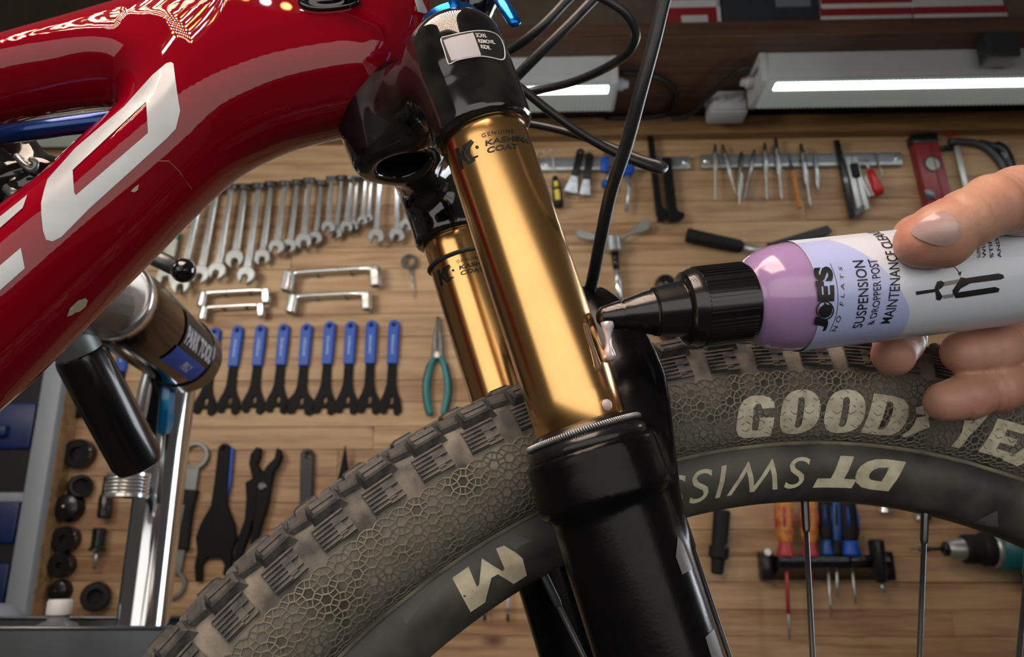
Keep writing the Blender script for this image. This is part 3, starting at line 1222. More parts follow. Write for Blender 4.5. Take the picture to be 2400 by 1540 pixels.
GL = {
    'O': [oval(.5, .5, .5, .5), slot(.5, .5, .085, .34)],
    'G': [[(1, .72), (.98, .84), (.86, .95), (.66, 1), (.38, 1), (.16, .92), (.03, .74), (0, .5), (.02, .24), (.12, .08), (.3, 0), (.55, 0), (.98, .02), (1, .5), (.6, .5), (.6, .20), (.46, .20), (.42, .3), (.42, .72), (.5, .82), (.62, .8), (.66, .7)]],
    'D': [[(0, 0), (.5, 0), (.78, .05), (.94, .2), (1, .45), (1, .62), (.95, .82), (.8, .96), (.55, 1), (0, 1)], [(.38, .16), (.5, .16), (.56, .22), (.58, .4), (.58, .66), (.54, .82), (.48, .86), (.38, .86)]],
    'Y': [[(.3, 0), (.7, 0), (.7, .38), (1.05, 1), (.66, 1), (.52, .66), (.36, 1), (-.05, 1), (.3, .38)]],
    'E': [[(0, 0), (.95, 0), (.95, .22), (.42, .22), (.42, .4), (.86, .4), (.86, .6), (.42, .6), (.42, .78), (.95, .78), (.95, 1), (0, 1)]],
    'A': [[(-.05, 0), (.36, 0), (.42, .2), (.66, .2), (.68, 0), (1.08, 0), (.82, 1), (.3, 1)], [(.5, .38), (.62, .38), (.56, .76)]],
    'R': [[(0, 0), (.4, 0), (.4, .34), (.5, .34), (.62, 0), (1.05, 0), (.84, .42), (1, .6), (1, .82), (.84, 1), (0, 1)], [(.4, .56), (.56, .56), (.62, .62), (.62, .74), (.56, .8), (.4, .8)]],
}
PALE = mat('worn_cream_print', (0.66, 0.64, 0.51), 0.6, col2=(0.44, 0.39, 0.28), vscale=150, bump=0.3, bscale=300)


def tyre_letter(ch, q, name='tire_letter'):
    """q: pixel corners bottom left, bottom right, top right, top left"""
    V, Fc = poly_geo(GL[ch], 12, 12)
    qs = np.array([tyre_s(*p) for p in q])
    a, b = V[:, 0:1], V[:, 1:2]
    S = qs[0] * (1 - a) * (1 - b) + qs[1] * a * (1 - b) + qs[2] * a * b + qs[3] * (1 - a) * b
    P = [tpt(th, s_, .00042) for th, s_ in S]
    o = mesh_obj(name, P, Fc, PALE, TIRE, True, label='cream letter ' + ch)
    fixn(o)


tyre_letter('G', ((1716, 1028), (1804, 1022), (1814, 926), (1728, 930)))
tyre_letter('O', ((1815, 1020), (1908, 1012), (1924, 912), (1830, 916)))
tyre_letter('O', ((1918, 1014), (2012, 1014), (2030, 914), (1936, 914)))
tyre_letter('D', ((2014, 1012), (2102, 1026), (2136, 936), (2046, 922)))
tyre_letter('Y', ((2214, 1040), (2260, 1054), (2312, 972), (2264, 958)))
tyre_letter('E', ((2290, 1056), (2362, 1078), (2406, 1000), (2336, 980)))
tyre_letter('A', ((2352, 1078), (2440, 1116), (2478, 1040), (2420, 1006)))


def tyre_poly(name, loops, label=None):
    V, Fc = poly_geo(loops, 8, 8)
    P = [tpt(*tyre_s(x, y), .00042) for x, y in V]
    fixn(mesh_obj(name, P, Fc, PALE, TIRE, True, label=label))


tyre_poly('winged_foot_mark', [[(2113, 1016), (2116, 1024), (2178, 1000), (2172, 974), (2146, 978), (2140, 996), (2128, 1008)]], 'cream winged mark')
tyre_poly('winged_foot_mark', [[(2144, 956), (2162, 950), (2166, 972), (2146, 970)]])
tyre_poly('winged_foot_mark', [[(2164, 948), (2172, 944), (2184, 966), (2168, 986)]])

# rim
RP = [(.3175, .0105), (.3185, .0150), (.3170, .0158), (.3100, .0158), (.3050, .0152), (.2985, .0118), (.2945, .0085), (.2930, .0035), (.2930, -.0035), (.2945, -.0085), (.2985, -.0118), (.3050, -.0152), (.3100, -.0158), (.3170, -.0158), (.3185, -.0150), (.3175, -.0105)]
n = 300
Vv = []
for r_, w_ in RP:
    for i in range(n):
        a = 2 * math.pi * i / n
        Vv.append((r_ * math.cos(a), w_, r_ * math.sin(a)))
k = len(RP)
Ff = [(j * n + i, j * n + (i + 1) % n, ((j + 1) % k) * n + (i + 1) % n, ((j + 1) % k) * n + i) for j in range(k) for i in range(n)]
RIM = mesh_obj('rim', Vv, [f[::-1] for f in Ff], RIMM, BIKE, 40, label='dusty black alloy rim with pale lettering')


def rim_fn(u, w, v):
    return sdpoly(np.hypot(u, v), w, RP)


RDEC = mat('worn_rim_print', (0.64, 0.61, 0.46), 0.55, col2=(0.46, 0.41, 0.28), vscale=120)
for s_, q in (('DT', ((2123, 1083), (1962, 1068), (1912, 1146), (2075, 1158))),):
    pass


def rim_text(s_, p_start, p_end, r0, r1, **kw):
    """upside down lettering: tops towards the hub, running from the right to the left"""
    V, Fc = text_geo(s_, kw.get('shear', .28), kw.get('bold', .0), kw.get('nx', 30), 8, kw.get('space', 1))
    t0 = math.atan2(*bike(*p_start, -.0155)[::-1]); t1 = math.atan2(*bike(*p_end, -.0155)[::-1])
    P = []
    for x, y in V:
        th = t0 + (t1 - t0) * x
        r_ = r0 + (r1 - r0) * y
        w_ = np.interp(r_, [.2945, .2985, .3050, .3100, .3170], [.0085, .0118, .0152, .0158, .0158])
        P.append((r_ * math.cos(th), -w_ - .00022, r_ * math.sin(th)))
    o = mesh_obj('rim_text', P, Fc, RDEC, RIM, False, label='pale rim lettering')
    fixn(o)


rim_text('DT', (2122, 1085), (1914, 1140), .3128, .2985, bold=.07, shear=.3, nx=16)
rim_text('SWISS', (1898, 1080), (1556, 1180), .3122, .2985, bold=.0, shear=.3, nx=40, space=1.12)
Mp = [(170, 1012), (278, 935), (335, 1070), (350, 1055), (368, 880), (448, 932), (505, 965), (520, 950), (462, 815), (516, 795), (600, 845), (640, 880), (668, 993), (580, 1050), (475, 985), (432, 1010), (402, 1120), (390, 1172), (292, 1238)]
Mp = [(1000 + x / 2.851, 1000 + y / 2.851) for x, y in Mp]
stick('rim_mark', [Mp], rim_fn, RDEC, RIM, .00025, 10, 10, .25, 'pale rim mark')
RGREY = mat('grey_rim_print', (0.10, 0.105, 0.10), 0.5, var=.2)
stick('rim_mark', [[(1190, 1270), (1215, 1256), (1246, 1268), (1226, 1276), (1206, 1290)]], rim_fn, RGREY, RIM, .00025, 6, 6, .25)
stick('rim_mark', [[(2278, 1225), (2337, 1196), (2339, 1234), (2316, 1233)]], rim_fn, RGREY, RIM, .00025, 6, 6, .25)
stick('rim_mark', [[(935, 1437), (990, 1397), (1020, 1376), (1026, 1383), (1000, 1404), (952, 1462)]], rim_fn, RGREY, RIM, .00025, 8, 6, .25)

# spokes with nipples, hub
SPK = mat('dark_spoke', (0.085, 0.088, 0.092), 0.48, 0.7, var=0.3, vscale=60)
for i, (pa, pb) in enumerate([((1885, 1165), (1890, 1540)), ((2168, 1190), (2172, 1540)), ((1275, 1350), (1365, 1540)), ((1600, 1215), (1720, 1540)), ((2404, 1330), (2372, 1540))]):
    a0 = np.array(bike(*pa, 0)); b0 = np.array(bike(*pb, 0))
    a0 = a0 / np.linalg.norm(a0) * .2935
    d = (b0 - a0) / np.linalg.norm(b0 - a0)
    tt = -(a0 @ d)
    e0 = a0 + d * tt
    w1 = (-.022, .022)[i % 2]
    q0 = Vector((a0[0], 0, a0[1])); q1 = Vector((e0[0], w1, e0[1]))
    o = MB().tube([q0.lerp(q1, .02), q0.lerp(q1, .5), q1], .00125, 10).build('spoke', SPK, BIKE, True)
    MB().tube([q0.lerp(q1, -.006), q0.lerp(q1, .045), q0.lerp(q1, .05)], [.0020, .0019, .0014], 8).build('spoke_nipple', DSTEEL, o)
MB().lathe([(.0, -.052), (.016, -.052), (.017, -.03), (.031, -.026), (.031, -.02), (.016, -.012), (.015, .012), (.031, .02), (.031, .026), (.017, .03), (.016, .052), (0, .052)], 48, 'Y').build('hub', BPLAS, BIKE, 30)
# ================================================================ SETTING
def wood_mat(name, c1, c2, c3, gscale=(2.2, 30, 34), rough=0.55):
    m = bpy.data.materials.new(name)
    m.use_nodes = True
    nt = m.node_tree
    p = nt.nodes['Principled BSDF']
    tc = nt.nodes.new('ShaderNodeTexCoord')
    oi = nt.nodes.new('ShaderNodeObjectInfo')
    of = nt.nodes.new('ShaderNodeVectorMath'); of.operation = 'MULTIPLY_ADD'
    cb = nt.nodes.new('ShaderNodeCombineXYZ')
    m7 = nt.nodes.new('ShaderNodeMath'); m7.operation = 'MULTIPLY'; m7.inputs[1].default_value = 37
    nt.links.new(oi.outputs['Random'], m7.inputs[0])
    nt.links.new(m7.outputs[0], cb.inputs[0]); nt.links.new(m7.outputs[0], cb.inputs[2])
    of.inputs[1].default_value = (1, 1, 1)
    nt.links.new(tc.outputs['Object'], of.inputs[0]); nt.links.new(cb.outputs[0], of.inputs[2])
    mp = nt.nodes.new('ShaderNodeMapping')
    mp.inputs['Scale'].default_value = gscale
    nt.links.new(of.outputs[0], mp.inputs[0])
    n1 = nt.nodes.new('ShaderNodeTexNoise'); n1.inputs['Scale'].default_value = 1.6; n1.inputs['Detail'].default_value = 6; n1.inputs['Distortion'].default_value = 0.8
    nt.links.new(mp.outputs[0], n1.inputs['Vector'])
    n2 = nt.nodes.new('ShaderNodeTexNoise'); n2.inputs['Scale'].default_value = 9; n2.inputs['Detail'].default_value = 3
    nt.links.new(mp.outputs[0], n2.inputs['Vector'])
    ad = nt.nodes.new('ShaderNodeMath'); ad.operation = 'MULTIPLY_ADD'; ad.inputs[1].default_value = .35
    nt.links.new(n2.outputs['Fac'], ad.inputs[0]); nt.links.new(n1.outputs['Fac'], ad.inputs[2])
    ad2 = nt.nodes.new('ShaderNodeMath'); ad2.operation = 'MULTIPLY_ADD'; ad2.inputs[1].default_value = .26
    nt.links.new(oi.outputs['Random'], ad2.inputs[0]); nt.links.new(ad.outputs[0], ad2.inputs[2])
    rp = nt.nodes.new('ShaderNodeValToRGB')
    rp.color_ramp.elements[0].position = .50; rp.color_ramp.elements[0].color = (*c1, 1)
    rp.color_ramp.elements[1].position = 1.0; rp.color_ramp.elements[1].color = (*c3, 1)
    e = rp.color_ramp.elements.new(.78); e.color = (*c2, 1)
    nt.links.new(ad2.outputs[0], rp.inputs[0])
    # knots
    vo = nt.nodes.new('ShaderNodeTexVoronoi'); vo.inputs['Scale'].default_value = 1.0
    mp2 = nt.nodes.new('ShaderNodeMapping'); mp2.inputs['Scale'].default_value = (2.6, 5, 5.5)
    nt.links.new(of.outputs[0], mp2.inputs[0]); nt.links.new(mp2.outputs[0], vo.inputs['Vector'])
    kr = nt.nodes.new('ShaderNodeValToRGB')
    kr.color_ramp.elements[0].position = .035; kr.color_ramp.elements[0].color = (.28, .16, .12, 1)
    kr.color_ramp.elements[1].position = .085; kr.color_ramp.elements[1].color = (1, 1, 1, 1)
    nt.links.new(vo.outputs['Distance'], kr.inputs[0])
    mx = nt.nodes.new('ShaderNodeMix'); mx.data_type = 'RGBA'; mx.blend_type = 'MULTIPLY'; mx.inputs[0].default_value = 1
    nt.links.new(rp.outputs[0], mx.inputs[6]); nt.links.new(kr.outputs[0], mx.inputs[7])
    nt.links.new(mx.outputs[2], p.inputs['Base Color'])
    p.inputs['Roughness'].default_value = rough
    b = nt.nodes.new('ShaderNodeBump'); b.inputs['Strength'].default_value = .12; b.inputs['Distance'].default_value = .001
    nt.links.new(ad.outputs[0], b.inputs['Height']); nt.links.new(b.outputs[0], p.inputs['Normal'])
    MATS[name] = m
    return m


PINE = wood_mat('pine_boards', (0.46, 0.31, 0.17), (0.37, 0.235, 0.125), (0.24, 0.125, 0.060))
OLDW = wood_mat('stained_shelf_wood', (0.105, 0.052, 0.026), (0.075, 0.036, 0.019), (0.045, 0.021, 0.012))
WM = Matrix.Translation(Vector(W0)) @ Matrix.Rotation(-DL, 4, 'Z')          # wall space: x along, y into the wall, z up

ZT = wall(1800, 283)[1]                       # top of the boarded part
WALL = mesh_obj('wall_back', *(lambda b: (b.v, b.f))(MB().box((-2.2, .019, .0), (1.9, .06, 3.0), WM)), mat('bare_wall', (.12, .09, .07), .9, var=.2), None, False, 'structure')
z = 1.00
row = 0
while z < ZT - .005:
    h = rnd.choice((.047, .050, .053))
    h = min(h, ZT - z)
    x = -1.95 + rnd.random() * -.5
    while x < 1.55:
        l = rnd.choice((.62, .85, 1.05, 1.3))
        d = rnd.random() * .0012
        me = MB().box((-l / 2 + .0003, d, .0004), (l / 2 - .0003, .0195, h - .0004), None, .0007)
        o = me.build('plank', PINE, WALL, False)
        o.matrix_local = WM @ Matrix.Translation((x + l / 2, 0, z))
        x += l
    z += h
    row += 1
FLOOR = MB().box((-3, -2.5, -.06), (3, 1.66, 0)).build('floor', mat('concrete_floor', (.13, .125, .12), .8, var=.25, vscale=4), None, False, 'structure')
# rail that closes the boards under the shelf
t_ = MB().box((-1.95, -.028, ZT - .045), (1.75, .02, ZT), WM, .003).build('trim_1', wood_mat('ochre_rail', (.36, .22, .085), (.27, .155, .06), (.17, .09, .035)), None, False, 'structure')

# ---------------------------------------------------------------- shelf over the wall
ZS = wall(1800, 276)[1]
sh = thing('wall_shelf', 'long dark stained wooden shelf over the tool wall with lamps under it', 'shelf', wall3(0, ZS))
YF = 1.305


def wloc(s_, off, z):
    return WM @ Vector((s_, -off, z))


def shelf_x(px, py):
    """s along the shelf at a pixel on its front edge plane"""
    return wall(px, py, .29)[0]


shM = sh.matrix_basis.copy()
SB = MB()
zz = 0
for k, (a, b) in enumerate(((.0, .098), (.0985, .197), (.1975, .296))):
    o = MB().box((-2.0, -b, 0), (1.8, -a, .034), None, .002).build('board', OLDW, sh, False)
    o.matrix_local = Matrix.Rotation(-DL, 4, 'Z')
for s_ in (-.60, wall(2335, 100, .28)[0]):
    o = MB().box((-.030, -.300, -.055), (.030, -.262, .0), None, .004).build('bracket', mat('dark_bracket', (.02, .022, .026), .5), sh, False)
    o.matrix_local = Matrix.Rotation(-DL, 4, 'Z') @ Matrix.Translation((s_, 0, 0))

# ---------------------------------------------------------------- strip luminaires
LAMPG = mat('grey_lamp_housing', (.42, .45, .47), .45, var=.06)
LENS = mat('frosted_lens', (.20, .22, .21), .30, coat=.2, bump=.0, emit=(.75, .90, .82), estr=.12)
GLOW = mat('glowing_tube', (.9, .95, 1), .3, emit=(.93, .97, 1.0), estr=15)


def luminaire(pxl, pxr, label, zc, off0, off1, hh=.060, caps=(1, 1), name='strip_light'):
    """batten under the shelf: s range from pixels, off0..off1 distance from the wall"""
    sl = pxl; sr = pxr
    t = thing(name, label, 'lamp', WM @ Vector(((sl + sr) / 2, -(off0 + off1) / 2, zc)), (0, 0, -DL), 'strip lights under the shelf')
    L = (sr - sl) / 2
    D = (off1 - off0) / 2
    b = MB()
    b.prism([(-D, -hh), (D, -hh), (D, -hh + .012), (D * .93, 0), (-D * .93, 0), (-D, -hh + .012)], L, -L, .0)
    V = [(v[1], -v[0], v[2]) for v in b.v]
    mesh_obj('housing', V, b.f, LAMPG, t, False)
    # lens sunk in the underside
    MB().box((-L * .985, -D * .93, -hh - .0045), (L * .985, D * .93, -hh + .002), None, .003).build('lens', LENS, t, 30)
    q = t.children[-1]
    n = int(L * 2 / .0085)
    rb = MB()
    for i in range(n):
        x = -L * .97 + i * .0085
        rb.box((x, -D * .9, -hh - .0056), (x + .004, D * .9, -hh - .004))
    rb.build('lens_rib', LENS, q, False)
    MB().box((-L * .95, -D * .86, -hh - .0075), (L * .95, -D * .42, -hh - .004), None, .0015).build('light_tube', GLOW, t, 30)
    for sg, on in ((-1, caps[0]), (1, caps[1])):
        MB().box((sg * L - .012 if sg > 0 else -L - .004, -D * 1.02, -hh - .004), (L + .004 if sg > 0 else -L + .012, D * 1.02, .0), None, .004).build('end_cap', LAMPG, t, 30)
        if on:
            MB().lathe([(.0, 0), (.011, 0), (.013, .004), (.013, .014), (.009, .018), (.008, .026), (0, .026)], 20, 'X', Matrix.Translation((sg * (L + .003), 0, -hh * .55)) @ Matrix.Scale(sg, 4, (1, 0, 0))).build('cable_gland', LAMPG, t, 30)
    return t


def on_under(px, py):
    """(s, distance from wall) of a pixel on the plane of the shelf's underside"""
    r = ray(px, py)
    p = CAM + r * ((ZS - CAM[2]) / r[2])
    v = p - W0
    return float(v @ wx), float(v @ wn)


oF = on_under(1800, 122)[1]
zl = ZS - .060
r = ray(1800, 252); p = CAM + r * ((zl - CAM[2]) / r[2]); oB = float((p - W0) @ wn)


def s_at(px, py, zq):
    r = ray(px, py); p = CAM + r * ((zq - CAM[2]) / r[2]); return float((p - W0) @ wx)


sA = s_at(1444, 200, zl); sB_ = s_at(1775, 215, zl)
luminaire(sA - .62, sA, 'short grey strip light behind the fork crown, end cap beside the looping cable', ZS, oB, oF, caps=(0, 1))
luminaire(sB_, sB_ + 1.05, 'long grey strip light with glowing tube above the magnetic tool rails', ZS, oB, oF, caps=(1, 0))
# third one lower on the wall, seen through the frame window
s0, z0 = wall(85, 300, .08); s1, z1 = wall(330, 300, .08)
luminaire(s0 - .35, s1 + .02, 'strip light seen through the window of the red frame', ZS - .001, .030, .140, caps=(0, 0))
# lead between the lamps
def wcable(name, pts, r, m, label, cat, group=None):
    pts = [(x, y, max(o, on_under(x, y)[1] + (.011 if x < 1590 else .045))) for x, y, o in pts]
    P = [WM @ Vector((wall(x, y, o)[0], -o, wall(x, y, o)[1])) for x, y, o in pts]
    P = [Vector(p) for p in spline(P, 6)]
    o = MB().tube(P, r, 10).build(name, m, None, True)
    return tag(o, label, cat, group)


BLK = mat('black_lead', (.008, .008, .009), .5, var=.2)
wcable('power_lead', [(1455, 172, .17), (1500, 174, .165), (1550, 185, .15), (1583, 215, .11), (1580, 245, .07), (1560, 268, .04), (1500, 276, .034), (1420, 276, .034)], .0055, BLK, 'black power lead looping from the short strip light', 'cable')
wcable('power_lead', [(1758, 158, .175), (1735, 165, .17), (1700, 190, .15), (1660, 228, .10), (1625, 262, .060), (1600, 274, .056), (1575, 276, .056)], .0055, BLK, 'black power lead running down from the long strip light', 'cable')
# junction box
oj = on_under(1706, 238)[1]
sj, zj = s_at(1706, 246, ZS - .03), ZS - .0262
jb = thing('junction_box', 'small pale grey junction box at the end of the long strip light', 'junction box', WM @ Vector((sj, -oj + .005, zj)), (0, 0, -DL))
JB = mat('pale_box_plastic', (.36, .38, .41), .45, var=.05)
MB().box((-.040, -.048, -.026), (.040, .002, .026), None, .006).build('box', JB, jb, 30)
MB().box((-.036, -.055, -.022), (.036, -.046, .022), None, .004).build('lid', JB, jb, 30)
MB().lathe([(.0, 0), (.010, 0), (.010, .012), (0, .012)], 16, 'Y', Matrix.Translation((-.018, -.060, .004))).build('knockout', JB, jb, 30)
MB().lathe([(.0, 0), (.010, 0), (.010, .012), (0, .012)], 16, 'Y', Matrix.Translation((.018, -.060, .004))).build('knockout', JB, jb, 30)

# ---------------------------------------------------------------- boxes on the shelf
ZB = ZS + .034


def shelf_box(name, pxl, pxr, hgt, label, cat, m, bands=(), yo=.28, dep=.2, zbase=None, group=None):
    sl = wall(pxl, 45, yo)[0]; sr = wall(pxr, 45, yo)[0]
    t = thing(name, label, cat, WM @ Vector(((sl + sr) / 2, -yo + dep / 2, ZB if zbase is None else zbase)), (0, 0, -DL), group)
    L = (sr - sl) / 2
    MB().box((-L, -dep / 2, 0), (L, dep / 2, hgt), None, .002).build('carton', m, t, 30)
    for (x0, x1, z0, z1, mm, nm) in bands:
        MB().box((-L + 2 * L * x0, -dep / 2 - .0012, hgt * z0), (-L + 2 * L * x1, -dep / 2 + .001, hgt * z1)).build(nm, mm, t, False)
    return t


CRED = mat('red_carton', (.20, .008, .014), .5, var=.1)
CWH = mat('white_carton', (.42, .42, .44), .55, var=.05)
CBK = mat('charcoal_box', (.018, .022, .028), .5, var=.2)
shelf_box('carton', 1566, 1690, .10, 'red and white carton with a pale label on the shelf', 'box', CRED, ((0, 1, .45, .62, CWH, 'stripe'), (.25, .75, .04, .26, CWH, 'label_patch'), (.93, 1, 0, 1, CWH, 'stripe')))
shelf_box('storage_box', 1694, 1922, .16, 'charcoal plastic box with a grey label between the cartons', 'box', CBK, ((.56, .92, .26, .40, mat('grey_label', (.12, .13, .15), .5), 'label_patch'), (.0, .5, .5, .52, mat('grey_label', (.12, .13, .15), .5), 'seam')))
shelf_box('carton', 1925, 2140, .035, 'flat white carton with red lid beside the charcoal box', 'box', CWH, ((0, 1, .55, 1, CRED, 'stripe'),))
shelf_box('carton', 2144, 2365, .035, 'flat white carton with red lid at the far end of the shelf', 'box', CWH, ((0, 1, .55, 1, CRED, 'stripe'),))
shelf_box('carton', 1930, 2360, .06, 'white carton lying on the two flat cartons', 'box', CWH, ((0, .5, .2, .5, CRED, 'stripe'),), zbase=ZB + .0345)

# ================================================================ TOOLS ON THE WALL


def hang(name, label, cat, top, bot, off=.0, group=None):
    """Empty at the upper end; local -z runs to the lower end, -y faces the room. Returns thing, length"""
    s0, z0 = wall(*top, off); s1, z1 = wall(*bot, off)
    L = math.hypot(s1 - s0, z1 - z0)
    be = math.atan2(-(s1 - s0), -(z1 - z0))
    M = WM @ Matrix.Translation((s0, -off, z0)) @ Matrix.Rotation(be, 4, 'Y')
    t = thing(name, label, cat, M.translation, M.to_euler(), group)
    return t, L


def arc(cx, cz, r, a0, a1, n=12, rz=None):
    rz = rz or r
    return [(cx + r * math.cos(R(a0 + (a1 - a0) * i / n)), cz + rz * math.sin(R(a0 + (a1 - a0) * i / n))) for i in range(n + 1)]


ORD = ['first', 'second', 'third', 'fourth', 'fifth', 'sixth', 'seventh', 'eighth', 'ninth', 'tenth', 'eleventh', 'twelfth', 'thirteenth', 'fourteenth', 'fifteenth', 'sixteenth', 'seventeenth', 'eighteenth', 'nineteenth', 'twentieth']


SPN = [0]


def spanner(top, bot, label, wj=.032, ringflat=False, group='combination spanners in a row'):
    SPN[0] += 1
    t, L = hang('combination_spanner', label, 'spanner', top, bot, .012 + .011 * (SPN[0] % 2), group)
    sw = wj * .36
    b = MB()
    sh_ = [(-sw * .42, -.008), (sw * .42, -.008), (sw * .52, -L * .5), (sw * .62, -L + wj * .55), (-sw * .62, -L + wj * .55), (-sw * .52, -L * .5)]
    b.prism(sh_, .002, -.006, .0018)
    b.build('shaft', CHROME, t, 30)
    # ring end, cranked away from the wall, dark bore
    rr = wj * .44
    rg = MB()
    prof = [(rr * .62, -.0055), (rr * .92, -.0055), (rr, -.004), (rr, .004), (rr * .92, .0055), (rr * .62, .0055)]
    rg.lathe(prof, 24, 'Y', Matrix.Translation((0, -.004, 0)) @ Matrix.Rotation(R(0 if ringflat else -62), 4, 'X'), closed=True)
    rg.build('ring_end', CHROME if ringflat else DSTEEL, t, 30)
    # open jaw
    r2 = wj * .56
    J = arc(0, 0, r2, 150, 30, 10) + arc(0, 0, r2, 30, -48, 8) + [(r2 * .40, -r2 * 1.0), (r2 * .36, -r2 * .35)] + arc(0, -r2 * .35, r2 * .36, 0, 180, 8)[1:-1] + [(-r2 * .36, -r2 * .35), (-r2 * .40, -r2 * 1.0)] + arc(0, 0, r2, 228, 150, 8)[:-1]
    MB().prism(J, .003, -.0075, .0015, Matrix.Translation((0, 0, -L + r2 * .2)) @ Matrix.Rotation(R(rnd.choice((12, 15, -10))), 4, 'Y')).build('jaw', STEEL, t, 30)
    return t


SP = [((475, 447), (424, 672), .036), ((509, 446), (471, 648), .036), ((544, 438), (510, 640), .034), ((576, 438), (551, 612), .036), ((608, 436), (578, 650), .034), ((637, 432), (615, 608), .032),
      ((669, 431), (649, 584), .030), ((699, 428), (679, 581), .029), ((726, 424), (712, 570), .031), ((754, 430), (740, 562), .026), ((778, 420), (770, 537), .026), ((803, 418), (787, 550), .026),
      ((824, 421), (812, 536), .024), ((839, 420), (827, 533), .022), ((858, 419), (850, 521), .020), ((872, 416), (864, 516), .019), ((893, 410), (882, 559), .030), ((932, 420), (931, 556), .030), ((957, 430), (953, 533), .026)]
for i, (a, b_, w_) in enumerate(SP[::-1]):
    spanner(a, b_, 'chrome combination spanner, %s of its row counting from the black fork crown' % ORD[i], w_ * 1.02, abs(a[0] - 893) < 2)

# adjustable spanner with green band
t, L = hang('adjustable_spanner', 'pale adjustable spanner with a green band at the frame end of the spanner row', 'spanner', (412, 545), (388, 672), .01)
MB().prism([(-.010, 0), (.010, 0), (.011, -L * .55), (.018, -L * .75), (.024, -L), (.012, -L * .98), (.004, -L * .82), (-.006, -L * .84), (-.010, -L * 1.02), (-.024, -L * .92), (-.016, -L * .6)], .002, -.008, .002).build('body', mat('pale_steel', (.42, .43, .40), .4, .7, var=.2), t, 30)
MB().box((-.0115, -.010, -.018), (.0115, .003, -.006), None, .002).build('band', mat('green_band', (.01, .25, .17), .5), t, 30)
MB().lathe([(0, 0), (.005, 0), (.005, .012), (0, .012)], 12, 'X', Matrix.Translation((-.006, -.009, -L * .72))).build('knurl', STEEL, t, 30)

# tubular offset spanners
for (l, r_, lab, hs) in (((678, 652), (879, 640), 'largest chrome double ended socket spanner, right under the spanner row', 1.25), ((686, 706), (858, 698), 'chrome double ended socket spanner below the largest one', 1.1),
                         ((476, 696), (624, 688), 'chrome double ended socket spanner above the thinnest one', .92), ((478, 729), (612, 722), 'thinnest chrome double ended socket spanner above the blue cone spanners', .80)):
    s0, z0 = wall(*l, .02); s1, z1 = wall(*r_, .02)
    L = math.hypot(s1 - s0, z1 - z0)
    be = math.atan2(-(z1 - z0), s1 - s0)
    M = WM @ Matrix.Translation((s0, -.02, z0)) @ Matrix.Rotation(be, 4, 'Y')
    t = thing('socket_spanner', lab, 'spanner', M.translation, M.to_euler(), 'socket spanners under the spanner row')
    k = .0105 * hs
    MB().tube([(0, 0, .004), (.014 * hs, 0, .009 * hs), (.03 * hs, 0, .010 * hs), (L - .03 * hs, 0, .010 * hs), (L - .014 * hs, 0, .009 * hs), (L, 0, .004)], [k * .55, k * .5, k * .38, k * .38, k * .5, k * .55], 12).build('bar', CHROME, t, True)
    for x in (0, L):
        MB().lathe([(0, .012 * hs), (k * .8, .012 * hs), (k, .009 * hs), (k * 1.02, -.022 * hs), (k * .9, -.024 * hs), (k * .7, -.024 * hs), (k * .7, -.012 * hs), (0, -.012 * hs)], 6 if x else 20, 'Z', Matrix.Translation((x, 0, 0)) @ Matrix.Rotation(R(10 if not x else -3), 4, 'Y')).build('socket', CHROME, t, 30)
    for fx in (.3, .7):
        MB().box((L * fx, .003, .004), (L * fx + .004, .021, .008)).build('hook', DSTEEL, t, False)

# cone spanners with blue grips
PRINT = mat('pale_blue_print', (.25, .38, .62), .5)
CONE = mat('blackened_steel', (.006, .0065, .0075), .6, .0, var=.25)
CONE.node_tree.nodes['Principled BSDF'].inputs['Specular IOR Level'].default_value = 0.15


def cone(top, bot, label, wide=1.0):
    t, L = hang('cone_spanner', label, 'spanner', top, bot, .004, 'blue handled cone spanners')
    g = L * .47
    w = .0115
    G = arc(0, -w, w, 180, 0, 10) + [(w * .98, -g * .6), (w * .92, -g), (-w * .92, -g), (-w * .98, -g * .6)]
    b = MB().prism(G, .004, -.007, .0022, holes=[arc(0, -w, w * .34, 0, 330, 8)])
    gp = b.build('grip', BLUE, t, 30)
    pr_ = MB()
    for k in range(7):
        z_ = -g * .36 - k * g * .062
        pr_.box((-w * .22, -.0074, z_ - g * .04), (w * (.1 + .16 * rnd.random()), -.0068, z_))
    pr_.build('grip_print', PRINT, gp, False)
    hw = .0252 * wide
    H = [(-w * .78, -g + .002), (w * .78, -g + .002), (w * .85, -L * .68), (w * 1.2, -L * .76)] + [(hw * .86, -L * .84), (hw, -L * .91), (hw * .96, -L * .965), (hw * .6, -L), (hw * .33, -L * .985), (hw * .30, -L * .925), (-hw * .24, -L * .925), (-hw * .34, -L * .975), (-hw * .7, -L * .985), (-hw * .98, -L * .945), (-hw * .96, -L * .90), (-hw * .8, -L * .83), (-w * 1.2, -L * .76), (-w * .85, -L * .68)]
    MB().prism(H, .003, -.0025, .0006, holes=[[(.002 + x_, z_) for x_, z_ in arc(0, -L * .845, .0045, 0, 330, 10, .0085)]]).build('blade', CONE, t, 30)
    return t


CT = [((507, 768), (476, 974)), ((560, 764), (532, 972)), ((614, 762), (590, 971)), ((668, 760), (646, 970)), ((721, 759), (701, 974)), ((775, 754), (757, 973)), ((824, 754), (810, 972)), ((872, 752), (862, 972)), ((925, 751), (913, 974))]
for i, (a, b_) in enumerate(CT[::-1]):
    cone(a, b_, 'blue gripped black cone spanner, %s of its row counting from the green pliers' % ORD[i], 1.28 if a[0] == 721 else (.95 if i in (0,) else 1.0))
cone((248, 775), (196, 985), 'blue gripped cone spanner half hidden by the clamp handle, farther from the stand post')
cone((296, 775), (268, 985), 'blue gripped cone spanner half hidden by the clamp handle, nearer to the stand post')

